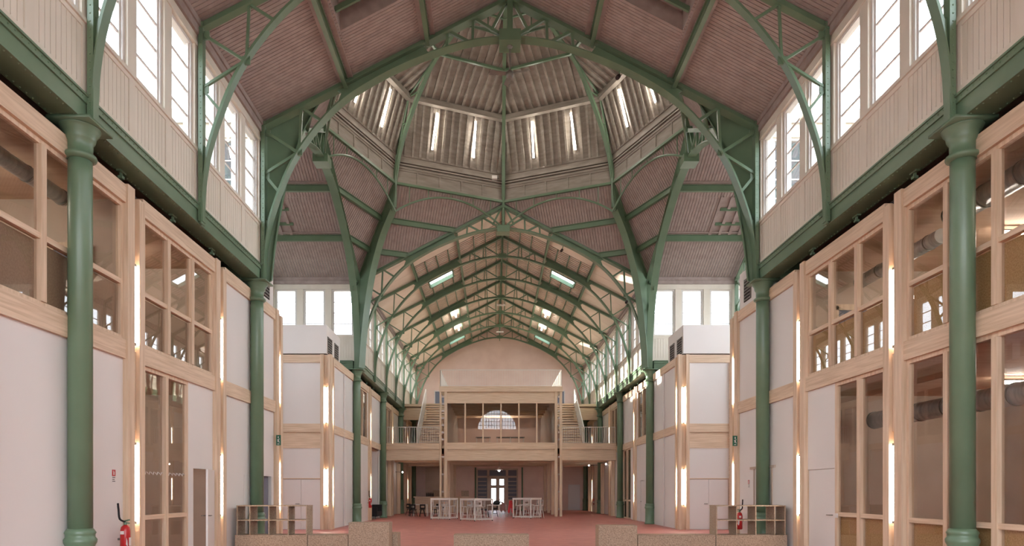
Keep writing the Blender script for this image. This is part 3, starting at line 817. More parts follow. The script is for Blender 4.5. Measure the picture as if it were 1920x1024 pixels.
def screen(s, a, b, z0, z1, n, transom, label, board=None, boardmat='osb', d=.09):
    """glazed timber screen: window structure with frame and panes"""
    f = pf(s); win_no[0] += 1
    t = thing('window_%d' % win_no[0], label, None, f((a+b)/2, 0, z0), kind='structure')
    m = MB(); w = .075
    m.box(a, b, 0, d, z0, z0+w, f); m.box(a, b, 0, d, z1-w, z1, f); m.box(a, a+w, 0, d, z0+w, z1-w, f); m.box(b-w, b, 0, d, z0+w, z1-w, f)
    for k in range(1, n):
        c = a+(b-a)*k/n; m.box(c-.06, c+.06, -.03, d, z0+w, z1-w, f)
    build('window_frame', m, 'wood_z', t)
    if transom:
        m = MB(); m.box(a+w, b-w, -.01, d, transom-.045, transom+.045, f); build('transom', m, 'wood_y', t)
    for k in range(n):
        c0 = a+(b-a)*k/n+.05; c1 = a+(b-a)*(k+1)/n-.05
        m = MB(); m.box(c0, c1, .045, .051, z0+.05, z1-.05, f); build('pane', m, 'glass', t)
    if board:
        m = MB(); m.box(a+.06, b-.06, .1, .13, z0+.03, board, f); build('backing_board', m, boardmat, t)
    return t
for s in (-1, 1):
    f = pf(s); R = stretches(s); tr = m1[s]; pa = m2[s]
    for i, (a, b) in enumerate(R):
        tr.box(a, b, -.06, .12, ZM0, ZM1, f); tr.box(a, b, -.06, .12, ZT0, ZT1, f)
    def panel(a, b, z0, z1):
        n = max(1, round((b-a)/2.45))
        for k in range(n):
            c0 = a+(b-a)*k/n; c1 = a+(b-a)*(k+1)/n
            pa.box(c0+(.01 if k else 0), c1-(.01 if k < n-1 else 0), .0, .1, z0, z1, f)
    L = 'left' if s < 0 else 'right'
    # behind the viewer
    panel(R[0][0], R[0][1], 0, ZM0); panel(R[0][0], R[0][1], ZM1, ZT0)
    # bay A
    a, b = R[1]
    screen(s, a, b, ZM1, ZT0, 3, 5.46, 'upper three-light glazed screen nearest the viewer, %s' % L, 5.4, 'osb_yellow' if s > 0 else 'board_brown')
    if s < 0: panel(a, b, 0, ZM0)
    else: screen(s, a, b, 0, ZM0, 3, 1.06, 'tall lower glazed screen nearest the viewer, right', 1.02, 'osb_yellow')
    # bay B
    a, b = R[2]; c = b-1.35
    screen(s, a, b, ZM1, ZT0, 3, 5.46, 'upper three-light glazed screen in the second bay, %s' % L, 5.4, 'osb_yellow' if s > 0 else 'board_brown')
    screen(s, a, c, 0, ZM0, 2, 1.08, 'tall two-light glazed screen in the second bay, %s' % L, 1.02 if s > 0 else None, 'osb_yellow')
    # door zone c..b
    pa.box(c, b, 0, .1, 2.12, ZM0, f)
    if s > 0:
        pa.box(c, c+.02, 0, .1, 0, 2.12, f)
        m = MB(); m.box(c+.03, b-.03, .01, .05, .01, 2.11, f)
        t = thing('door_%d' % 2, 'closed white door beside the right glazed screen', None, f((b+c)/2, 0, 0), kind='structure'); build('door_leaf', m, 'panel', t)
        m = MB(); m.tube([f(c+.12, .01, 1.05), f(c+.12, -.06, 1.05), f(c+.28, -.06, 1.05)], .012, 8); build('door_handle', m, 'grey', t)
    else:
        t = thing('door_%d' % 3, 'white door standing ajar beside the left glazed screen', None, f(b-.05, .1, 0), kind='structure')
        m = MB(); m.beam(f(b-.02, -.03, 1.06), f(b-.84, -.21, 1.06), .045, 2.1); build('door_leaf', m, 'panel', t)
        m = MB(); m.tube([f(b-.78, -.2, 1.03), f(b-.8, -.28, 1.03), f(b-.66, -.25, 1.03)], .012, 8); m.tube([f(b-.78, -.18, 1.03), f(b-.79, -.1, 1.03), f(b-.92, -.12, 1.03)], .012, 8); build('door_handle', m, 'grey', t)
        pa.box(c, c+.27, .0, .1, 0, 2.12, f)
    # bay C
    a, b = R[3]
    if s < 0:
        panel(a, b, ZM1, ZT0); pa.box(a, b, 0, .1, 2.05, ZM0, f)
        da, db = b-1.02, b-.22
        pa.box(a, (a+da)/2-.01, 0, .1, 0, 2.05, f); pa.box((a+da)/2, da, 0, .1, 0, 2.05, f); pa.box(db, b, 0, .1, 0, 2.05, f)
        m = MB(); m.box(da, db, .1, .14, 0, 2.05, f); t = thing('door_14', 'slate grey recessed door behind the second left column', None, f((da+db)/2, .1, 0), kind='structure'); build('door_leaf', m, 'bluegrey', t)
    else:
        panel(a, b, ZM1, ZT0); panel(a, b, 0, ZM0)
        t = thing('door_4', 'flush white door with slim raised frame behind the second right column', None, f(19.9, 0, 0), kind='structure')
        m = MB(); m.box(19.2, 19.27, -.03, 0, 0, 2.25, f); m.box(20.5, 20.57, -.03, 0, 0, 2.25, f); m.box(19.0, 20.8, -.05, 0, 2.25, 2.32, f); build('door_frame', m, 'greywood', t)
        m = MB(); m.box(19.27, 20.5, -.008, 0, .02, 2.24, f); build('door_leaf', m, 'panel', t)
        m = MB(); m.tube([f(20.4, 0, 1.05), f(20.4, -.06, 1.05), f(20.25, -.06, 1.05)], .012, 8); build('door_handle', m, 'grey', t)
    # far stretch 1
    a, b = R[4]
    panel(a, 34.6, ZM1, ZT0); screen(s, 34.6, 37.3, ZM1, ZT0, 2, None, 'upper two-light screen just beyond the crossing, %s' % L); panel(37.3, b, ZM1, ZT0)
    if s < 0: panel(a, b, 0, ZM0)
    else:
        panel(a, 35.6, 0, ZM0); pa.box(35.6, b, 0, .1, 2.15, ZM0, f)
        pa.box(36.55, b, 0, .1, 0, 2.15, f)
        t = thing('door_5', 'narrow white door between the third column and the post, far right', None, f(36, 0, 0), kind='structure')
        m = MB(); m.box(35.62, 36.53, .01, .05, .01, 2.13, f); build('door_leaf', m, 'panel', t)
        m = MB(); m.tube([f(36.4, .01, 1.05), f(36.4, -.05, 1.05), f(36.28, -.05, 1.05)], .012, 8); build('door_handle', m, 'grey', t)
    a, b = R[5]
    panel(a, 42.0, ZM1, ZT0); screen(s, 42.0, b, ZM1, ZT0, 3, None, 'upper screen beside the gallery stair, %s' % L)
    if s < 0:
        panel(41.3, b, 0, ZM0)
    else:
        panel(a, 39.2, 0, ZM0); screen(s, 39.2, 42.6, 0, ZM0, 3, 1.06, 'lower glazed screen around the fourth right column'); panel(42.6, b, 0, ZM0)
    a, b = R[6]; panel(a, b, ZM1, ZT0)
    panel(a, 49.6 if s > 0 else b, 0, ZM0)
    if s > 0:
        pa.box(49.6, 50.7, 0, .1, 2.1, ZM0, f); panel(50.7, b, 0, ZM0)
    a, b = R[7]; panel(a, b, ZM1, ZT0); panel(a, b, 0, ZM0)
    # end and front faces of the boxes (across the hall direction)
    e = CTR[s][3]+.31
    g = lambda a, t, z: (s*(PX+a), t, z)
    pa.box(.0, 8.1, e-.12, e-.02, 0, ZT0, g); m3.box(0, 8.1, e-.1, e, ZT0, ZT1, g)
    # front of far boxes: X from 7.3 outward at CF
    m3.box(.34, 8.1, CF-.04, CF+.14, ZT0, ZT1, g); m3.box(.34, 2.0, CF-.04, CF+.14, ZM0, ZM1, g)
    m3.box(.34, 2.0, CF-.02, CF+.14, 3.38, 3.98, g); m3.box(.34, 2.0, CF+.03, CF+.14, 3.98, ZM0, g)
    tr.box(2.0, 2.2, CF-.1, CF+.14, 0, ZT0, g)
    m3.box(.34, 2.0, CF-.01, CF+.1, 2.1, 2.14, g)
    pa.box(.34, 2.0, CF, CF+.1, ZM1, ZT0, g); pa.box(.34, 2.0, CF, CF+.1, 2.14, 3.38, g); pa.box(2.2, 8.1, CF, CF+.1, 0, ZT0, g)
    for side_, (u0, u1) in enumerate(((.36, 1.16), (1.17, 1.98))):
        n_ = 6+side_+(2 if s > 0 else 0)
        t = thing('door_%d' % n_, 'white door leaf %s the centre of the doorway facing the %s transept' % (('right of' if (side_ == 0) == (s < 0) else 'left of'), SIDE[s]), None, g((u0+u1)/2, CF, 0), kind='structure')
        m = MB(); m.box(u0, u1, CF+.01, CF+.06, .01, 2.09, g); build('door_leaf', m, 'panel', t)
        if side_ == (1 if s < 0 else 0):
            u = 1.1 if s > 0 else 1.24
            m = MB(); m.tube([g(u, CF+.01, 1.07), g(u, CF-.06, 1.07), g(u+(.14 if s < 0 else -.14)*(1 if s < 0 else 1), CF-.06, 1.07)], .014, 8); build('door_handle', m, 'grey', t)
    # box lids and floors
    q = MB()
    q.box(0.1, 8.1, YB, e, ZT1-.03, ZT1+.05, g); q.box(.1, 8.1, CF+.1, YE, ZT1-.03, ZT1+.05, g)
    struct('ceiling', q, 'dark', 'dark lid of the %s timber rooms' % L)
    q = MB(); q.box(.12, 8.1, YB, e-.15, 7.1, 7.2, g); q.box(.12, 8.1, YB, e-.15, 3.98, 4.02, g); q.box(.12, 8.1, CF+.15, YE, 3.98, 4.02, g)
    struct('ceiling', q, 'roomceil', 'boarded ceilings inside the %s timber rooms' % L)
    q = MB(); q.box(.12, 8.1, YB, e-.15, 4.25, 4.35, g); q.box(.12, 8.1, CF+.15, YE, 4.25, 4.35, g)
    struct('floor', q, 'screed', 'upper floor inside the %s timber rooms' % L)
    q = MB(); q.box(5.0, 5.1, YB, e-.15, 0, 7.15, g); q.box(3.2, 3.3, CF+.3, YE-.1, 0, 7.15, g)
    for c in CTR[s][:3]:
        if c == CTR[s][1] and s > 0: continue
        q.box(.14, 5.0, c-.06, c+.06, 4.35, 7.1, g) if c != CTR[s][1] or s < 0 else None
    q.box(.14, 5.0, CTR[s][2]-.06, CTR[s][2]+.06, 0, 4.0, g)
    struct('wall_%s' % L, q, 'greywood', 'inner walls of the %s timber rooms' % L)
    if s < 0:
        q = MB(); q.box(.12, .5, 38.16, 41.3, 0, 0.02, g); q.box(1.6, 1.7, 38.16, 41.4, 0, 4, g); q.box(.12, 1.6, 41.3, 41.4, 0, 4, g)
        struct('wall_left', q, 'panel', 'white niche behind the black sofa')
# slim grey pipe on the panels past the crossing
for s in (-1, 1):
    m = MB(); m.tube([(s*(PX-.04), 31.4, 0), (s*(PX-.04), 31.4, ZT0)], .025, 8)
    tag(build('downpipe', m, 'lightgrey'), 'slim grey pipe up the white panels beyond the crossing, %s' % SIDE[s], 'pipe')
for s in (-1, 1):
    struct('trim_%d' % (1 if s < 0 else 2), m1[s], 'wood_y', 'pale timber rails of the %s partitions' % SIDE[s])
    struct('wall_%s' % SIDE[s], m2[s], 'panel', 'white panels of the %s partitions' % SIDE[s])
struct('trim_4', m3, 'wood_x', 'pale timber rails facing the transept')
# plant boxes on the roofs
def louvre(t, f, u0, u1, z0, z1):
    m = MB(); m.box(u0, u1, -.015, -.005, z0, z1, f)
    build('louvre_opening', m, 'dark', t)
    m = MB(); n = 7
    m.box(u0-.03, u0, -.03, 0, z0, z1, f); m.box(u1, u1+.03, -.03, 0, z0, z1, f)
    for k in range(n): zz = z0+(z1-z0)*(k+.5)/n; m.box(u0, u1, -.035, -.012, zz-.02, zz+.02, f)
    build('louvre_slats', m, 'grey', t)
for s in (-1, 1):
    g = lambda a, t, z: (s*(PX+a), t, z)
    f2 = lambda a, t, z: (s*(7.4+t), a, z)
    t = thing('plant_housing', 'white rooftop box with two louvred openings beyond the crossing, %s' % SIDE[s], 'housing', g(1, CF+1, ZT1+.05))
    m = MB(); m.box(.1, 6.5, CF-.03, CF+2.45, ZT1+.05, 8.5, g); build('casing', m, 'panel', t)
    louvre(t, f2, CF+.15, CF+.85, 7.35, 8.05); louvre(t, f2, CF+1.4, CF+2.05, 7.35, 8.05)
    e = CTR[s][3]+.31
    t = thing('plant_housing', 'white rooftop box with a louvred opening on the near %s rooms' % SIDE[s], 'housing', g(1, e-1, ZT1+.05))
    m = MB(); m.box(.1, 6.5, e-2.2, e-.35, ZT1+.05, 8.5, g); build('casing', m, 'panel', t)
    louvre(t, f2, e-1.3, e-.8, 7.5, 8.2)

# room fittings behind the glass
def duct(label, pts, r):
    t = thing('air_duct', label, 'duct', tuple(pts[0]))
    build('pipe', MB().tube(pts, r, 20), 'steel', t, smooth=True)
    m = MB(); a, b = Vector(pts[0]), Vector(pts[1]); L = (b-a).length; k = 0
    while k*.9 < L:
        p = a+(b-a).normalized()*(k*.9); m.tube([p, p+(b-a).normalized()*.03], r+.012, 20); k += 1
    build('joint_ring', m, 'grey', t)
duct('galvanised air duct under the ceiling of the upper left room', [(-8.1, 5, 6.8), (-8.1, 12.3, 6.8)], .13)
duct('galvanised air duct under the ceiling of the upper right room', [(8.3, 13.2, 6.85), (8.3, 5, 6.85)], .2)
duct('galvanised air duct in the tall lower right room', [(8.7, 16.6, 3.3), (8.7, 5, 3.3)], .2)
duct('galvanised air duct in the upper room of the second right bay', [(8.5, 16.9, 6.7), (8.5, 13.8, 6.7)], .15)
def inlight(x0, x1, y, z, label):
    t = thing('room_or_fill_light', label, 'light', ((x0+x1)/2, y, z))
    build('tube', MB().tube([(x0, y, z), (x1, y, z)], .035, 10), 'tube', t)
    m = MB(); m.box(x0-.05, x1+.05, y-.03, y+.03, z+.035, z+.06); build('housing', m, 'grey', t)
inlight(-9.6, -8.5, 10.9, 6.5, 'lit tube inside the upper left room nearest the viewer')
inlight(8.9, 9.9, 12.6, 5.95, 'lit tube inside the upper right room nearest the viewer')
inlight(8.9, 9.8, 15.6, 5.98, 'lit tube inside the upper room of the second right bay')
inlight(-9.6, -8.5, 15.2, 6.75, 'lit tube inside the upper room of the second left bay')
inlight(8.9, 10, 10.9, 3.75, 'lit tube inside the tall lower right room')
inlight(-9.8, -8.7, 14.6, 3.8, 'lit tube inside the lower room of the second left bay')
for s in (-1, 1):  # extra tubes added to brighten the rooms behind the glass
    for (ya, nm) in ((10.2, 'nearest'), (14.3, 'second')):
        for (z, lv) in ((6.95, 'upper'), (3.85, 'lower')):
            if s < 0 and lv == 'lower' and ya < 12: continue
            inlight(s*10.9-.9, s*10.9+.9, ya, z, 'added fill tube deep inside the %s %s bay, %s side' % (lv, nm, SIDE[s]))
# inner window in the left room wall
for s, y0_, nm in ((-1, 13.0, 'left'), (1, 17.28, 'right')):
    m = MB(); X = s*8.2
    for (za, zb, xa, xb) in ((4.4, 6.2, 8.0, 8.12), (4.4, 6.2, 9.4, 9.52), (6.1, 6.24, 8.0, 9.52)):
        xa_, xb_ = sorted((s*xa, s*xb)); m.box(xa_, xb_, y0_-.12, y0_-.06, za, zb)
    win_no[0] += 1; t = thing('window_%d' % win_no[0], 'inner timber window seen through the upper %s glass' % nm, None, (s*8.8, y0_, 4.4), kind='structure')
    build('window_frame', m, 'wood_z', t)
    m = MB(); xa_, xb_ = sorted((s*8.12, s*9.4)); m.box(xa_, xb_, y0_-.09, y0_-.07, 4.4, 6.1); build('pane', m, 'bluegrey', t)
# loose cable behind the right glass
m = MB()
pts = cat([(8.0, 10.6, 3.6), (8.0, 10.75, 3.0), (8.02, 10.7, 2.2), (8.0, 10.9, 1.6), (8.0, 10.75, 1.25), (8.0, 10.55, 1.15)], 5)
m.tube(pts, .016, 6)
pts = cat([(8.0, 10.5, 3.6), (8.0, 10.42, 2.9), (8.0, 10.5, 2.3), (8.0, 10.42, 2.0), (8.0, 10.62, 1.95), (8.0, 10.45, 2.15), (8.0, 10.3, 2.0), (8.0, 10.35, 1.7)], 5)
m.tube(pts, .014, 6)
tag(build('loose_cable', m, 'black'), 'black cables dangling behind the glass by the nearest right column', 'cable')
# zigzag marks on the left glass
m = MB()
for (c0, c1) in ((13.5, 14.45), (14.65, 15.6)):
    n = 12
    for k in range(n):
        a = c0+(c1-c0)*k/n; m.beam((-7.34, a, 1.98 if k % 2 else 1.93), (-7.34, a+.045, 1.95 if k % 2 else 1.99), .012)
tag(build('glass_marking', m, 'lightgrey'), 'row of small white marks on the left glazed screen', 'marking')

# ------------------------------------------------------------------ dome tubes
for k in range(8):
    j = (k+1) % 8
    for q, fr in enumerate((.3, .7)):
        a = A0[k].lerp(A0[j], fr); b = A1[k].lerp(A1[j], .5+(fr-.5)*1.0)
        inw = (Vector((0, CY, 0))-Vector((a.x, a.y, 0))).normalized()*.14
        p, r = a.lerp(b, .17)+inw, a.lerp(b, .8)+inw
        t = thing('dome_tube_light', '%s lit tube on the %s face of the dome' % (('first clockwise', 'second clockwise')[q], ['far right by the ridge', 'right beyond the transept', 'right before the transept', 'near right', 'near left', 'left before the transept', 'left beyond the transept', 'far left by the ridge'][k]), 'light', tuple(p), 'lit tubes inside the dome')
        build('tube', MB().tube([p, r], .038, 10), 'tube', t)
        m = MB(); m.beam(p-inw*.25, r-inw*.25, .09, .04); build('housing', m, 'lightgrey', t)

# small lights of the far roof
for s in (-1, 1):
    for i, y in enumerate((47.5, 51.4)):
        x = s*3.1; t = thing('roof_tube_light', 'short lit tube under the %s slope of the far roof, %s' % (SIDE[s], ('nearer', 'farther')[i]), 'light', (x, y, roofz(x)-.3))
        build('tube', MB().tube([(x-.02*s, y-.5, roofz(x)-.25), (x, y+.5, roofz(x)-.25)], .05, 8), 'tube', t)
for i, (y, z) in enumerate(((45.45, 13.85), (53.35, 13.9))):
    t = thing('hanging_lamp', '%s small white lamp hanging under the ridge of the far nave' % ('nearer', 'farther')[i], 'lamp', (0, y, z))
    m = MB(); m.box(-.28, .28, y-.06, y+.06, z-.06, z+.03); build('lamp_head', m, 'white', t)
    m = MB(); m.beam((0, y, z), (0, y, 14.4), .03); build('rod', m, 'green', t)
for i, (x, y, z, w) in enumerate(((3.1, 19.45, 13.42, 'near crossing arch, right'), (2.9, 33.6, 13.5, 'far crossing arch, right'), (6.0, 33.4, 10.95, 'far crossing arch above the right column'))):
    t = thing('spotlight', 'tiny dark spotlight clamped to the %s' % w, 'lamp', (x, y, z))
    m = MB(); m.beam((x, y, z), (x-.05, y-.1, z-.2), .03); build('arm', m, 'green', t)
    m = MB(); m.tube([(x-.05, y-.1, z-.2), (x-.11, y-.18, z-.3)], .06, 10); build('lamp_head', m, 'dark', t)
t = thing('camera_unit', 'small white security camera on the drum cornice near the far ridge', 'camera', (-.42, CY+6.55, 16.5))
m = MB(); m.box(-.55, -.3, CY+6.3, CY+6.5, 16.45, 16.6); build('body', m, 'white', t)
m = MB(); m.box(-.3, -.22, CY+6.3, CY+6.42, 16.47, 16.6); build('lens', m, 'grey', t)

# ceiling fan
t = thing('ceiling_fan', 'grey three-bladed ceiling fan hanging under the near crossing hub', 'fan', (0, 19.45, 13.3))
m = MB(); m.tube([(0, 19.45, 14.12), (0, 19.45, 13.35)], .025, 10); m.lathe([(.03, 14.04), (.08, 14.1), (.08, 14.12)], 12, (0, 19.45, 0)); build('rod', m, 'grey', t)
build('motor', MB().lathe([(.03, 13.22), (.09, 13.25), (.11, 13.32), (.09, 13.4), (.03, 13.45)], 16, (0, 19.45, 0)), 'grey', t, smooth=True)
for k, a in enumerate((-.35, PI+.12, PI/2+.15)):
    u = Vector((math.cos(a), math.sin(a), 0)); v = Vector((-u.y, u.x, 0)); c = Vector((0, 19.45, 13.34))
    m = MB(); m.hexa([c+u*.1-v*.05-Vector((0, 0, .02)), c+u*.58-v*.08-Vector((0, 0, .03)), c+u*.58+v*.08+Vector((0, 0, .02)), c+u*.1+v*.05+Vector((0, 0, .02)),
                      c+u*.1-v*.05-Vector((0, 0, .01)), c+u*.58-v*.08-Vector((0, 0, .02)), c+u*.58+v*.08+Vector((0, 0, .03)), c+u*.1+v*.05+Vector((0, 0, .03))]); build('blade', m, 'grey', t)

# exit signs
for s in (-1, 1):
    y = CTR[s][3]-.36; x = s*7.13
    t = thing('exit_sign', 'small green exit sign on the last near post, %s' % SIDE[s], 'sign', (x, y, 3.15))
    m = MB(); m.box(x-.07, x+.07, y-.02, y+.02, 3.02, 3.34); build('plate', m, 'exit', t)
    m = MB(); m.beam((x, y-.025, 3.24), (x, y-.025, 3.3), .03, .01, (0, 1, 0)); m.beam((x-.035, y-.025, 3.18), (x+.035, y-.025, 3.22), .02, .01, (0, 1, 0)); m.beam((x-.02, y-.025, 3.12), (x, y-.025, 3.19), .018, .01, (0, 1, 0)); m.beam((x+.03, y-.025, 3.1), (x, y-.025, 3.19), .018, .01, (0, 1, 0))
    m.beam((x-.03, y-.025, 3.06), (x+.03, y-.025, 3.06), .02, .01, (0, 1, 0)); build('pictogram', m, 'white', t)

# extinguishers
def extinguisher(x, y, z, s, label):
    t = thing('fire_extinguisher', label, 'fire extinguisher', (x, y, z))
    c = (x, y, z)
    build('cylinder', MB().lathe([(.07, 0), (.085, .02), (.085, .42), (.07, .49), (.03, .53)], 20, c), 'red', t, smooth=True)
    m = MB().lathe([(.03, .53), (.03, .58)], 10, c); m.beam((x, y, z+.6), (x-s*.1, y-.05, z+.62), .025); m.beam((x, y, z+.57), (x-s*.1, y-.05, z+.56), .02); build('valve', m, 'green', t)
    m = MB(); m.tube(cat([(x, y, z+.58), (x+s*.03, y-.13, z+.64), (x+s*.03, y-.17, z+.8), (x+s*.02, y-.21, z+.92)], 4), .018, 8); build('hose', m, 'black', t)
    m = MB(); m.box(x-.045, x+.02, y-.09, y-.082, z+.36, z+.42); m.poly([(x-s*.07-.02, y-.07, z+.18), (x-s*.07+.02, y-.08, z+.12), (x-s*.05+.03, y-.08, z+.25), (x-s*.06, y-.075, z+.3)], (0, .002, 0))
    m.box(x-s*.087 - .002, x-s*.087+.002, y-.04, y+.03, z+.15, z+.3); build('label_patch', m, 'white', t)
    m = MB(); m.box(min(x, x+s*.13), max(x, x+s*.13), y-.02, y+.02, z+.25, z+.29); build('wall_bracket', m, 'grey', t)
extinguisher(-7.12, 12.52, .46, -1, 'red fire extinguisher on the near left wall below a small sign')
extinguisher(7.12, 21.3, .42, 1, 'red fire extinguisher seen through the right shelf unit')
extinguisher(-7.12, 37.2, .7, -1, 'red fire extinguisher beside the far left post and black sofa')
extinguisher(7.12, 52.2, .55, 1, 'red fire extinguisher at the far right under the gallery')
def sign(x, y, z, s, label):
    t = thing('wall_sign', label, 'sign', (x, y, z)); x0, x1 = sorted((x, x-s*.008))
    m = MB(); m.box(x0, x1, y-.06, y+.06, z, z+.24); build('plate', m, 'white', t)
    x2 = x-s*.011; m = MB(); m.box(min(x, x2), max(x, x2), y-.055, y+.055, z+.12, z+.235); build('red_field', m, 'red', t)
    x3 = x-s*.013; m = MB(); m.box(min(x, x3), max(x, x3), y-.018, y+.018, z+.14, z+.2); m.box(min(x, x3), max(x, x3), y-.03, y+.0, z+.205, z+.215); build('symbol', m, 'white', t)
    m = MB()
    for k in range(3): m.box(min(x, x2), max(x, x2), y-.045, y+.045-.02*(k % 2), z+.02+k*.035, z+.032+k*.035)
    build('text_lines', m, 'black', t)
sign(-7.3, 12.45, 1.75, -1, 'small red and white extinguisher sign on the near left wall')
sign(7.3, 21.0, 1.7, 1, 'small extinguisher sign on the white wall behind the right shelf unit')
m = MB(); m.box(7.2, 7.235, 13.62, 13.7, .98, 1.08)
tag(build('card_reader', m, 'white'), 'small white box on the right screen beside the closed door', 'reader')
for o in [o for o in bpy.data.objects if o.name.startswith('card_reader')]:
    o.location = (7.26, 15.55, 1.0)

# ------------------------------------------------------------------ gallery
GY = 43.6
gx = lambda a, t, z: (a, t, z)
def tstruct(name, m, mat, label, cat_='beam', group=None): return tag(build(name, m, mat), label, cat_, group)
t = thing('timber_gallery', 'pale timber gallery block with glazed front at the far end', 'gallery', (0, GY, 0))
m = MB()
m.box(-3.41, 3.37, GY, GY+.2, 3.52, 4.12); build('lower_beam', m, 'wood_x', t)
m = MB(); m.box(-7.25, -3.9, GY, GY+.2, 3.54, 4.12); build('lower_beam', m, 'wood_x', t)
m = MB(); m.box(3.84, 7.25, GY, GY+.2, 3.54, 4.12); build('lower_beam', m, 'wood_x', t)
m = MB(); m.box(-3.41, 3.37, GY-.04, GY+.2, 4.24, 4.66); build('sill_beam', m, 'wood_x', t)
m = MB(); m.box(-7.25, -3.9, GY-.04, GY+.2, 4.24, 4.62); build('deck_edge', m, 'wood_x', t)
m = MB(); m.box(3.84, 7.25, GY-.04, GY+.2, 4.24, 4.62); build('deck_edge', m, 'wood_x', t)
m = MB(); m.box(-3.41, 3.37, GY, GY+.2, 7.14, 7.78); build('upper_beam', m, 'wood_x', t)
m = MB(); m.box(-3.92, 3.86, GY-.08, GY+.25, 7.86, 8.2); build('roof_edge', m, 'wood_x', t)
m = MB(); m.box(-3.6, 3.54, GY+.06, GY+.2, 4.12, 4.24); m.box(-3.6, 3.54, GY+.06, GY+.2, 7.78, 7.86); m.box(-7.2, -3.9, GY+.06, GY+.2, 4.12, 4.24); m.box(3.84, 7.2, GY+.06, GY+.2, 4.12, 4.24); build('shadow_joint', m, 'wood_x', t)
for (xa, xb) in ((-3.89, -3.77), (-3.6, -3.41), (3.37, 3.54), (3.68, 3.84)):
    m = MB(); m.box(xa, xb, GY-.05, GY+.2, 0, 7.87); build('post', m, 'wood_z', t)
for s in (-1, 1):
    m = MB(); x = s*3.68
    z = .4
    while z < 7.8: m.box(x-.09, x+.09, GY+.02, GY+.12, z, z+.12); z += .45 if z > 4 else 1.1
    build('spacer_block', m, 'lightgrey', t)
m = MB(); m.box(-7.25, 7.25, GY+.2, YE, 4.3, 4.5); build('floor_slab', m, 'wood_y', t)
m = MB()
sheet(m, [(-7.25, GY+.1, 3.95), (7.25, GY+.1, 3.95), (7.25, YE, 3.95), (-7.25, YE, 3.95)], (0, 0, -1), GRV, .16, hdir=(1, 0, 0)); build('soffit_boards', m, 'roomceil', t)
for k, y in enumerate((47.2, 50.8, 54.4)):
    m = MB(); m.box(-7.25, 7.25, y, y+.18, 3.56, 3.95); build('cross_beam', m, 'wood_x', t)
    for s in (-1, 1):
        m = MB(); m.box(s*3.55-.1, s*3.55+.1, y-.02, y+.2, 0, 3.6); build('post', m, 'wood_z', t)
        m = MB(); m.box(s*3.85-.06, s*3.85+.06, y-.02, y+.2, 0, 3.6); build('post', m, 'wood_z', t)
# room on the gallery: sides, roof
m = MB(); m.box(-3.6, -3.5, GY+.2, YE-.02, 4.5, 7.9); m.box(3.43, 3.53, GY+.2, YE-.02, 4.5, 7.9); build('side_wall', m, 'panel', t)
m = MB(); m.box(-3.92, 3.86, GY+.25, YE, 8.02, 8.16); build('roof_deck', m, 'wood_y', t)
m = MB()
for y in [GY+1.8*k for k in range(1, 8)]: m.box(-3.5, 3.43, y, y+.15, 7.55, 8.02)
build('ceiling_joists', m, 'wood_x', t)
gp = [-3.41+6.78*k/6 for k in range(7)]
for k in range(6):
    m = MB(); m.box(gp[k]+.02, gp[k+1]-.02, GY+.1, GY+.11, 4.66, 7.14); build('pane', m, 'glass', t)
for k in range(1, 6):
    m = MB(); m.box(gp[k]-.045, gp[k]+.045, GY+.02, GY+.15, 4.66, 7.14); build('mullion', m, 'wood_z', t)
# tables and chairs inside the room
for i, x in enumerate((-1.2, .2, 1.1)):
    o = thing('gallery_table', 'small table inside the gallery room, %s from the left' % ORD[i].replace('nearest', 'first'), 'table', (x, 47, 4.5))
    m = MB(); m.box(x-.5, x+.5, 46.6, 47.4, 5.22, 5.26); build('tabletop', m, 'grey', o)
    for a in (-.44, .44):
        for b in (-.34, .34): m = MB(); m.beam((x+a, 47+b, 4.5), (x+a, 47+b, 5.22), .04); build('leg', m, 'white', o)
for i, y in enumerate((55.3,)):  # tube added among the joists to brighten the gallery room
    inlight(-1.2, 1.2, y, 7.9, 'added fill tube between the rear ceiling joists of the gallery room')
# railings
def railing(label, pts, z0, h, sp, name='balustrade', bar=.022):
    t = thing(name, label, 'railing', tuple(pts[0][:2])+(z0,))
    m = MB(); mr = MB()
    for p, q in zip(pts[:-1], pts[1:]):
        p = Vector(p); q = Vector(q); mr.beam(p+Vector((0, 0, z0+h)), q+Vector((0, 0, z0+h)), .05, .035); mr.beam(p+Vector((0, 0, z0+.05)), q+Vector((0, 0, z0+.05)), .035, .02)
        n = int((q-p).length/sp)
        for k in range(n+1):
            c = p.lerp(q, k/max(1, n)); m.beam(c+Vector((0, 0, z0+.05)), c+Vector((0, 0, z0+h)), bar)
    build('balusters', m, 'white', t); build('handrail', mr, 'white', t)
railing('white railing along the roof edge of the gallery block', [(-3.85, YE-1, 0), (-3.85, GY, 0), (3.8, GY, 0), (3.8, YE-1, 0)], 8.2, 1.05, .105)
railing('white railing of the left gallery walkway', [(-7.2, GY+.05, 0), (-3.92, GY+.05, 0)], 4.62, 1.02, .137)
railing('white railing of the right gallery walkway', [(3.86, GY+.05, 0), (7.2, GY+.05, 0)], 4.62, 1.02, .137)
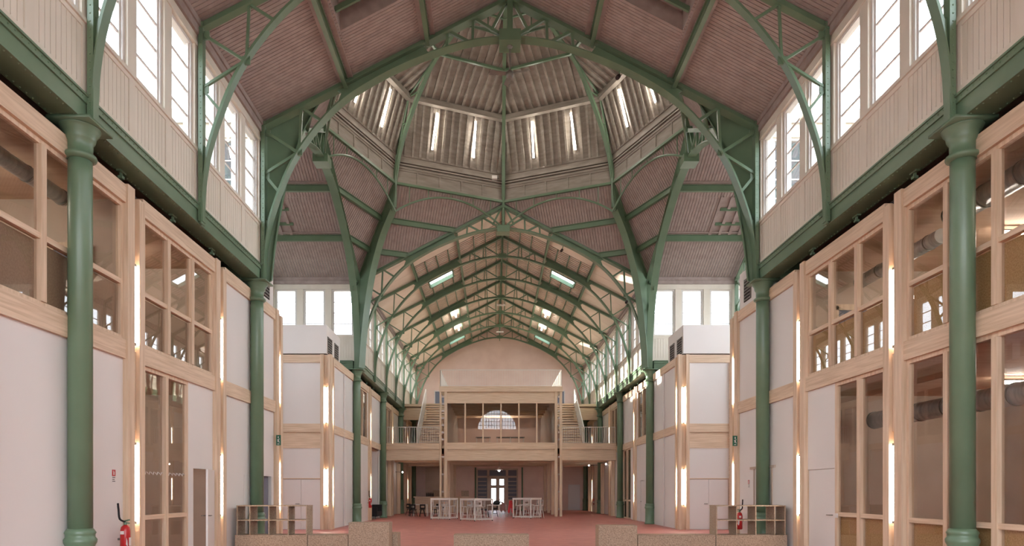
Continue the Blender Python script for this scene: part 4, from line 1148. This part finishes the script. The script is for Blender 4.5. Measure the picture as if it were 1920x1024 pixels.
# stairs
for s in (-1, 1):
    t = thing('timber_stair', 'pale timber stair with white side panel climbing on the %s of the gallery' % SIDE[s], 'stair', (s*4.7, 45.2, 4.5))
    xi, xo = s*3.95, s*5.35
    if s > 0: xi, xo = 3.9, 5.3
    x0, x1 = sorted((xi, xo)); n = 17
    m = MB()
    for k in range(n):
        y = 45.0+5.0*k/n; z = 4.5+(7.9-4.5)*(k+1)/n
        m.box(x0, x1, y, y+.3, z-.05, z)
    build('treads', m, 'wood_x', t)
    m = MB()
    for k in range(n):
        y = 45.0+5.0*k/n; z = 4.5+(7.9-4.5)*(k+1)/n
        m.box(x0, x1, y-.01, y+.02, z-.105, z)
    build('risers', m, 'wood_x', t)
    m = MB(); xa, xb = sorted((xo, xo+s*.06))
    P = [(44.6, 4.5), (50.0, 7.75), (50.0, 8.95), (49.8, 8.95), (44.4, 5.65), (44.4, 4.5)]
    m.poly([(xa, a, b) for a, b in P], (xb-xa, 0, 0)); build('side_panel', m, 'white', t)
    m = MB(); m.box(min(xi, s*7.2), max(xi, s*7.2), 50.0, YE, 7.72, 7.9); m.box(*sorted((xo, s*7.2)), 50.0, 50.2, 6.75, 7.6); m.box(x0, x1, 49.95, 50.1, 7.65, 7.9); build('landing', m, 'wood_x', t)
    m = MB(); m.beam((s*6.9, 50.1, 7.3), (xo, 50.1, 6.7), .1, .12); build('brace', m, 'wood_x', t)
    o = thing('door_%d' % (10 if s < 0 else 11), 'dark door on the upper landing at the far end, %s' % SIDE[s], None, (s*4.9, YE, 7.9), kind='structure')
    m = MB(); m.box(s*4.9-.5, s*4.9+.5, YE-.03, YE-.01, 7.9, 9.95); build('door_leaf', m, 'bluegrey', o)
    m = MB(); m.box(s*4.9-.58, s*4.9-.5, YE-.05, YE, 7.9, 10.0); m.box(s*4.9+.5, s*4.9+.58, YE-.05, YE, 7.9, 10.0); m.box(s*4.9-.58, s*4.9+.58, YE-.05, YE, 9.95, 10.03); build('door_frame', m, 'lightgrey', o)
    railing('short white railing in front of the upper landing door, %s' % SIDE[s], [(s*4.0, 57.0, 0), (s*5.5, 57.0, 0)], 7.9, .9, .12)
# timber lining posts on the left wall beneath the gallery
for i, (y, w) in enumerate(((44.3, .35), (45.2, .25), (48.5, .3), (51.6, .3), (55.0, .3))):
    for s in (-1, 1):
        m = MB(); m.box(*sorted((s*7.28, s*7.05)), y, y+w, 0, 3.54)
        tag(build('timber_post', m, 'wood_z'), 'timber post against the %s wall under the gallery, %s in' % (SIDE[s], ORD[i].replace('nearest', 'first')), 'post', 'posts against the walls under the gallery')
# slim green posts by the far door
for s, x in ((-1, -1.95), (1, 1.8)):
    m = MB().lathe([(.1, 0), (.1, .1), (.07, .2), (.065, 3.5)], 12, (x, 55.5, 0)); tag(build('slim_post', m, 'green', smooth=True), 'slim green post %s of the far glazed door' % ('left', 'right')[s > 0], 'post')
# doors under the gallery at far right
t = thing('door_12', 'pale grey door in the far wall, right of the gallery posts', None, (6.3, YE, 0), kind='structure')
m = MB(); m.box(5.75, 6.75, YE-.04, YE-.01, 0, 2.15); build('door_leaf', m, 'lightgrey', t)
m = MB(); m.box(7.22, 7.28, 49.65, 50.65, 0, 2.1)  # black sheet stands for the shade inside the open doorway
t = thing('door_13', 'black sheet for the shade in the doorway behind the fifth right column', None, (7.25, 50.1, 0), kind='structure'); build('door_leaf', m, 'black', t)
# counter with bottles and boxes
t = thing('bar_counter', 'long timber counter under the left of the gallery', 'counter', (-4.4, 51, 0))
m = MB(); m.box(-6.3, -2.3, 51.0, 51.6, 0, 1.12); build('body', m, 'wood_x', t)
m = MB(); m.box(-6.4, -2.2, 50.9, 51.7, 1.12, 1.2); build('worktop', m, 'wood_x', t)
bproto = None
for k in range(6):
    x = -5.45+k*.095
    if bproto is None:
        m = MB().lathe([(.037, 0), (.037, .2), (.015, .26), (.015, .32)], 10); bproto = tag(build('wine_bottle', m, 'black', base=(0, 0, 0), smooth=True), '', 'bottle', 'dark bottles on the bar counter'); b = bproto
    else: b = bproto.copy(); COL.objects.link(b)
    b.location = (x, 51.2, 1.2); b['label'] = 'dark bottle on the bar counter, %s from the left' % ORD[k].replace('nearest', 'first')
for i, (xa, xb, y, h) in enumerate(((-5.0, -4.2, 51.3, .45), (-4.1, -3.75, 51.3, .45), (-2.9, -2.35, 51.2, .42))):
    m = MB(); m.box(xa, xb, y, y+.35, 1.2, 1.2+h); mm = MB()
    o = tag(build('storage_crate', m, 'osb'), '%s brown board crate on the bar counter' % ('long', 'narrow', 'rightmost')[i], 'crate')
    m = MB(); m.box(xa-.01, xb+.01, y-.01, y+.36, 1.2+h, 1.22+h); build('lid', m, 'greywood', o)
m = MB(); m.box(-6.2, -4.7, 57.7, 57.98, 0, 3.55); struct('trim_3', m, 'greywood', 'brown pilaster on the far wall behind the counter')

# pendant and lamps under the gallery
t = thing('pendant_lamp', 'white pendant lamp hanging under the middle of the gallery', 'lamp', (-.12, 45.6, 3.0))
m = MB().lathe([(.26, 2.98), (.1, 3.08), (.06, 3.2)], 18, (-.12, 45.6, 0)); build('shade', m, 'white', t, smooth=True)
build('bulb', MB().lathe([(.02, 2.9), (.06, 2.93), (.06, 2.98)], 12, (-.12, 45.6, 0)), 'lamp', t)
m = MB(); m.tube([(-.12, 45.6, 3.2), (-.12, 45.6, 3.95)], .01, 6); build('cord', m, 'grey', t)
for i, (x, y, z) in enumerate(((6.35, 49.6, 3.45), (6.8, 44.8, 3.35), (-6.75, 47.5, 2.9))):
    t = thing('globe_lamp', 'small round wall lamp under the gallery, %s' % ('far right', 'right near the column', 'left')[i], 'lamp', (x, y, z))
    m = MB().lathe([(.01, -.045), (.03, -.035), (.045, 0), (.03, .035), (.01, .045)], 12, (x, y, z)); build('globe', m, 'lamp', t, smooth=True)
    m = MB(); m.beam((x, y, z), (math.copysign(7.25, x), y, z+.02), .03); build('arm', m, 'grey', t)

# sofa in the niche
t = thing('sofa', 'black sofa in the left niche beside the fourth column', 'sofa', (-7.7, 40, 0))
m = MB(); m.box(-8.3, -7.1, 39.2, 41.0, .15, .42); build('seat', m, 'black', t)
m = MB(); m.box(-8.3, -8.1, 39.2, 41.0, .42, .8); m.box(-8.3, -7.1, 40.82, 41.0, .42, .8); build('backrest', m, 'black', t)
m = MB(); m.box(-8.3, -7.1, 39.2, 39.38, .42, .66); build('armrest', m, 'black', t)
for a in (-8.2, -7.2):
    for b in (39.3, 40.9): m = MB(); m.beam((a, b, 0), (a, b, .15), .05); build('leg', m, 'grey', t)

# ------------------------------------------------------------------ high tables, stools, small tables
def frame_table(label, P, L, rotz, W, first=None):
    c, s_ = math.cos(rotz), math.sin(rotz)
    q = lambda a, b, z: (P[0]+a*c-b*s_, P[1]+a*s_+b*c, z)
    t = thing('high_table', label, 'table', (P[0], P[1], 0), 'white high tables before the gallery')
    H = 1.2; w = .07
    m = MB(); 
    m.hexa([q(-L/2, -W/2, H-.04), q(L/2, -W/2, H-.04), q(L/2, W/2, H-.04), q(-L/2, W/2, H-.04), q(-L/2, -W/2, H), q(L/2, -W/2, H), q(L/2, W/2, H), q(-L/2, W/2, H)]); build('tabletop', m, 'white', t)
    C = [(-L/2+w/2, -W/2+w/2), (L/2-w/2, -W/2+w/2), (L/2-w/2, W/2-w/2), (-L/2+w/2, W/2-w/2)]
    for a, b in C:
        m = MB(); m.beam(q(a, b, .05), q(a, b, H-.04), w); l = build('leg', m, 'white', t)
        m = MB(); m.lathe([(.03, 0), (.03, .05)], 10, q(a, b, 0)); build('foot', m, 'black', l)
    for i in range(4):
        (a, b), (c2, d) = C[i], C[(i+1) % 4]
        m = MB(); m.beam(q(a, b, .09), q(c2, d, .09), .06); build('bottom_rail', m, 'white', t); m = MB(); m.beam(q(a, b, H-.07), q(c2, d, H-.07), .06); build('top_rail', m, 'white', t)
frame_table('white high frame table on the left of the three', (-3.285, 39.37), 1.2, -.337, 1.2)
frame_table('white high frame table in the middle of the three', (-1.41, 37.5), 1.4, -.93, 1.23)
frame_table('white high frame table on the right of the three', (1.49, 40.8), 1.29, -.61, 1.18)
def make_stool(mat, H, name, cat_):
    t = thing(name, '', cat_, (0, 0, 0))
    m = MB(); m.lathe([(.15, H-.03), (.19, H-.02), (.2, H), (.17, H+.012)], 16); build('seat', m, mat, t, smooth=True)
    # shell back with a hand hole
    m = MB()
    def bk(a, z, o): 
        r = .19+o; return (r*math.sin(a), r*math.cos(a)*.9, H+z)
    A = [-.95+1.9*k/10 for k in range(11)]
    for i in range(10):
        for (z0, z1, hole) in ((.03, .12, 0), (.12, .24, 1), (.24, .33, 0)):
            if hole and 2 <= i <= 7: continue
            a, b = A[i], A[i+1]
            m.hexa([bk(a, z0, 0), bk(b, z0, 0), bk(b, z0, .02), bk(a, z0, .02), bk(a, z1, .01), bk(b, z1, .01), bk(b, z1, .03), bk(a, z1, .03)])
    build('backrest', m, mat, t)
    for a in (PI/4, 3*PI/4, 5*PI/4, 7*PI/4):
        m = MB(); m.beam((.12*math.cos(a), .12*math.sin(a), H-.02), (.25*math.cos(a), .25*math.sin(a), 0), .025); build('leg', m, mat, t)
    m = MB(); rr = .2 if H > .6 else .2; z = .3 if H > .6 else .2
    for k in range(4):
        a, b = PI/4+k*PI/2, PI/4+(k+1)*PI/2; m.beam((rr*math.cos(a), rr*math.sin(a), z), (rr*math.cos(b), rr*math.sin(b), z), .016)
    build('footrest', m, mat, t)
    return t
st = make_stool('white', .75, 'bar_stool', 'stool'); sused = False
spots = []
for nm, (cx, cy), offsx in (('left', (-3.285, 39.37), [(-.5, -.1, 1.7), (.1, -.15, 0.2), (.45, .3, -1.2), (-.05, .35, 3.0)]),
                            ('middle', (-1.42, 37.55), [(-.6, .15, 1.4), (-.3, .0, .6), (.3, .15, -1.3), (0, .6, 2.7), (.15, -.4, 3.1)]),
                            ('right', (1.5, 40.75), [(-.5, .1, 1.6), (-.05, -.2, 3.1), (.5, 0, -1.4), (.75, .1, -1.0), (.1, .5, 0)])):
    for i, (dx, dy, r) in enumerate(offsx):
        pos = ('at its left end', 'near its middle', 'toward its right', 'at the back', 'at the front')[i] if nm != 'right' else ('at its left end', 'at the front', 'toward its right', 'at its far right', 'at the back')[i]
        lab = 'white stool with a cut-out back %s of the %s high table' % (pos, nm)
        if not sused: sused = True; st.location = (cx+dx, cy+dy, 0); st.rotation_euler = (0, 0, r); st['label'] = lab; st['group'] = 'white stools around the high tables'
        else: dup(st, (cx+dx, cy+dy, 0), r, lab)
def low_table(label, x, y, w, d, mat='white', h=.76, name='low_table'):
    t = thing(name, label, 'table', (x, y, 0))
    m = MB(); m.box(x-w/2, x+w/2, y-d/2, y+d/2, h-.04, h); build('tabletop', m, mat, t)
    for a in (-1, 1):
        for b in (-1, 1): m = MB(); m.beam((x+a*(w/2-.05), y+b*(d/2-.05), h-.04), (x+a*(w/2-.02), y+b*(d/2-.04), 0), .04); build('leg', m, mat, t)
low_table('white low table on the left before the bar counter', -5.15, 44.0, .95, .7)
low_table('white low table behind the middle high table', -.5, 42.2, .8, .7)
low_table('white low table behind the right high table', 1.6, 43.5, .9, .7)
ch = make_stool('black', .44, 'dining_chair', 'chair'); cu = False
for i, (x, y, r, w) in enumerate(((-5.5, 43.4, 2.8, 'in front of the left low table'), (-4.95, 43.3, 3.4, 'in front of the left low table, nearer its right'), (-5.75, 44.5, 1.5, 'at the left end of the low table'), (-4.2, 44.1, -1.2, 'right of the left low table'), (-3.9, 45.0, -.5, 'behind the left high table'), (-6.0, 45.3, .8, 'by the fifth column'), (-.95, 42.3, 1.6, 'left of the table behind the middle high table'), (-.4, 43.0, 0, 'behind the middle low table'))):
    lab = 'dark chair '+w
    if not cu: cu = True; ch.location = (x, y, 0); ch.rotation_euler = (0, 0, r); ch['label'] = lab; ch['group'] = 'dark chairs under the gallery'
    else: dup(ch, (x, y, 0), r, lab)
wc = make_stool('lightgrey', .44, 'pale_chair', 'chair')
wc.location = (.12, 42.3, 0); wc.rotation_euler = (0, 0, -1.3); wc['label'] = 'pale chair with a dusty rose coat over its back'
w2 = dup(wc, (.62, 44.2, 0), -1.0, 'pale chair carrying the red jacket')
# clothes: draped lumps built by displaced grids
def drape(name, label, cx, cy, zt, w, h, mat, cat_='jacket', split=True):
    m = MB(); nu, nv = 14, 10
    G = []
    for lay in (0, 1):
        g_ = []
        for j in range(nv+1):
            row = []
            for i in range(nu+1):
                u = i/nu*2-1; v = j/nv
                ww = w*(.55+.5*v) ; x = cx+u*ww/2; zz = zt-h*v*(1-.12*math.cos(u*5))
                th = .07*(1-u*u)*(.6+.5*v)+.012; y = cy+(-1 if lay == 0 else 1)*th+.02*math.sin(u*9+v*4)
                if split and v > .6 and abs(u) < .18: zz = zt-h*.6-(v-.6)*h*.15
                row.append(Vector((x, y, zz)))
            g_.append(row)
        G.append(g_)
    b = len(m.v)
    for g_ in G:
        for row in g_: m.v += row
    N = (nu+1)*(nv+1); ix = lambda l, j, i: b+l*N+j*(nu+1)+i
    for j in range(nv):
        for i in range(nu):
            m.f.append((ix(0, j, i), ix(0, j, i+1), ix(0, j+1, i+1), ix(0, j+1, i))); m.f.append((ix(1, j, i+1), ix(1, j, i), ix(1, j+1, i), ix(1, j+1, i+1)))
        m.f.append((ix(0, j, 0), ix(0, j+1, 0), ix(1, j+1, 0), ix(1, j, 0))); m.f.append((ix(0, j+1, nu), ix(0, j, nu), ix(1, j, nu), ix(1, j+1, nu)))
    for i in range(nu):
        m.f.append((ix(0, 0, i+1), ix(0, 0, i), ix(1, 0, i), ix(1, 0, i+1))); m.f.append((ix(0, nv, i), ix(0, nv, i+1), ix(1, nv, i+1), ix(1, nv, i)))
    return tag(build(name, m, mat, smooth=True), label, cat_)
drape('hanging_jacket', 'red jacket hanging over a chair right of the black bag', .6, 44.02, 1.0, .36, .74, 'redcloth')
drape('draped_coat', 'dusty rose coat draped on the pale chair behind the middle table', .1, 42.12, .88, .34, .5, 'rosecloth', 'coat', False)
t = thing('shoulder_bag', 'black bag lying on the low table behind the middle high table', 'bag', (-.3, 42.2, .76))
m = MB().lathe([(.12, 0), (.2, .04), (.22, .12), (.16, .22), (.05, .27)], 12, (-.3, 42.2, .76)); build('body', m, 'black', t, smooth=True)
m = MB(); m.tube(cat([(-.65, 42.2, .8), (-.45, 42.1, .84), (-.2, 42.1, .92), (.05, 42.15, .9), (.2, 42.2, .76)], 5), .03, 8); build('strap', m, 'black', t)

# ------------------------------------------------------------------ foreground benches and shelves
def bench(x0, x1, y0, y1, h, label):
    t = thing('bench_block', label, 'bench', ((x0+x1)/2, (y0+y1)/2, 0))
    m = MB(); m.box(x0+.004, x1-.004, y0+.01, y1, 0, h-.02); build('body', m, 'osb', t)
    m = MB(); m.box(x0+.002, x1-.002, y0, y1, h-.02, h); build('seat_board', m, 'osb', t)
BY = 18.0
bench(-7.2, -5.31, BY, BY+.6, .455, 'speckled board bench under the left shelf unit')
bench(-5.3, -4.25, BY, BY+.6, .455, 'speckled board bench between the left shelf unit and tall block')
bench(-4.24, -3.18, BY, BY+.6, .775, 'tall speckled board block on the left')
bench(-4.1, -3.04, BY+.62, BY+1.2, .47, 'low speckled board block behind the tall left block')
bench(-1.5, .47, BY, BY+.6, .46, 'speckled board bench in the middle of the foreground')
bench(2.28, 3.29, BY, BY+.6, .70, 'tall speckled board block on the right')
bench(3.3, 5.33, BY, BY+.6, .455, 'speckled board bench between the tall right block and shelf unit')
bench(5.34, 7.2, BY, BY+.6, .455, 'speckled board bench under the right shelf unit')
def shelf(xs, label):
    t = thing('shelf_unit', label, 'shelf', ((xs[0]+xs[-1])/2, BY+.3, .455))
    z0, z1 = .456, 1.225; zm = .84
    for x in xs:
        m = MB(); m.box(x-.012, x+.012, BY+.01, BY+.58, z0, z1-.02); build('upright', m, 'osb', t)
    for z, n_ in ((z1-.01, 'top_board'), (zm, 'shelf_board')):
        m = MB()
        if n_ == 'top_board': m.box(xs[0]-.014, xs[-1]+.014, BY, BY+.59, z-.012, z+.012)
        else:
            for a, b in zip(xs[:-1], xs[1:]): m.box(a+.012, b-.012, BY+.005, BY+.58, z-.012, z+.012)
        build(n_, m, 'osb', t)
shelf([-7.14, -6.81, -6.31, -5.81, -5.33], 'open speckled board shelf unit on the left bench')
shelf([5.36, 5.88, 6.38, 6.87, 7.14], 'open speckled board shelf unit on the right bench')

# ------------------------------------------------------------------ light
t = thing('sun_blocker', 'grey building added unseen on the left to stop low sun', 'blocker', (-25, 23, 0))  # unseen block added to keep low sun off the near right wall
m = MB(); m.box(-29, -22, -4, 46.5, 0, 15.5); build('blocker_body', m, 'zinc', t)
m = MB(); m.box(-29.3, -21.7, -4.3, 46.8, 15.5, 15.9); build('roof_edge', m, 'grey', t)
w = bpy.data.worlds.new('World'); SC.world = w; w.use_nodes = True
nt = w.node_tree; bg = nt.nodes['Background']
bg.inputs[0].default_value = (.86, .92, 1, 1); bg.inputs[1].default_value = 3.2
sun = bpy.data.lights.new('sun', 'SUN'); sun.energy = 10; sun.angle = .01; sun.color = (1, .93, .80)
so = bpy.data.objects.new('sun', sun); COL.objects.link(so)
so.rotation_euler = Vector((14.2, -7.0, -2.55)).to_track_quat('-Z', 'Y').to_euler()

cam = bpy.data.cameras.new('camera'); co = bpy.data.objects.new('camera', cam); COL.objects.link(co)
co.location = (-.435, 0, 1.6); co.rotation_euler = (PI/2, 0, 0)
cam.sensor_width = 36; cam.lens = 36*1296/1920
cam.shift_x = 33/1920; cam.shift_y = 409/1920
cam.clip_start = .05; cam.clip_end = 400
SC.camera = co
SC.view_settings.view_transform = 'Standard'; SC.view_settings.look = 'None'
SC.view_settings.exposure = 1.5; SC.view_settings.gamma = 1
try:
    SC.view_settings.use_curve_mapping = False
    SC.cycles.use_denoising = True
    SC.cycles.max_bounces = 10; SC.cycles.diffuse_bounces = 5; SC.cycles.transparent_max_bounces = 24; SC.cycles.glossy_bounces = 3
    SC.cycles.sample_clamp_indirect = 6
    SC.cycles.caustics_reflective = False; SC.cycles.caustics_refractive = False
except Exception: pass
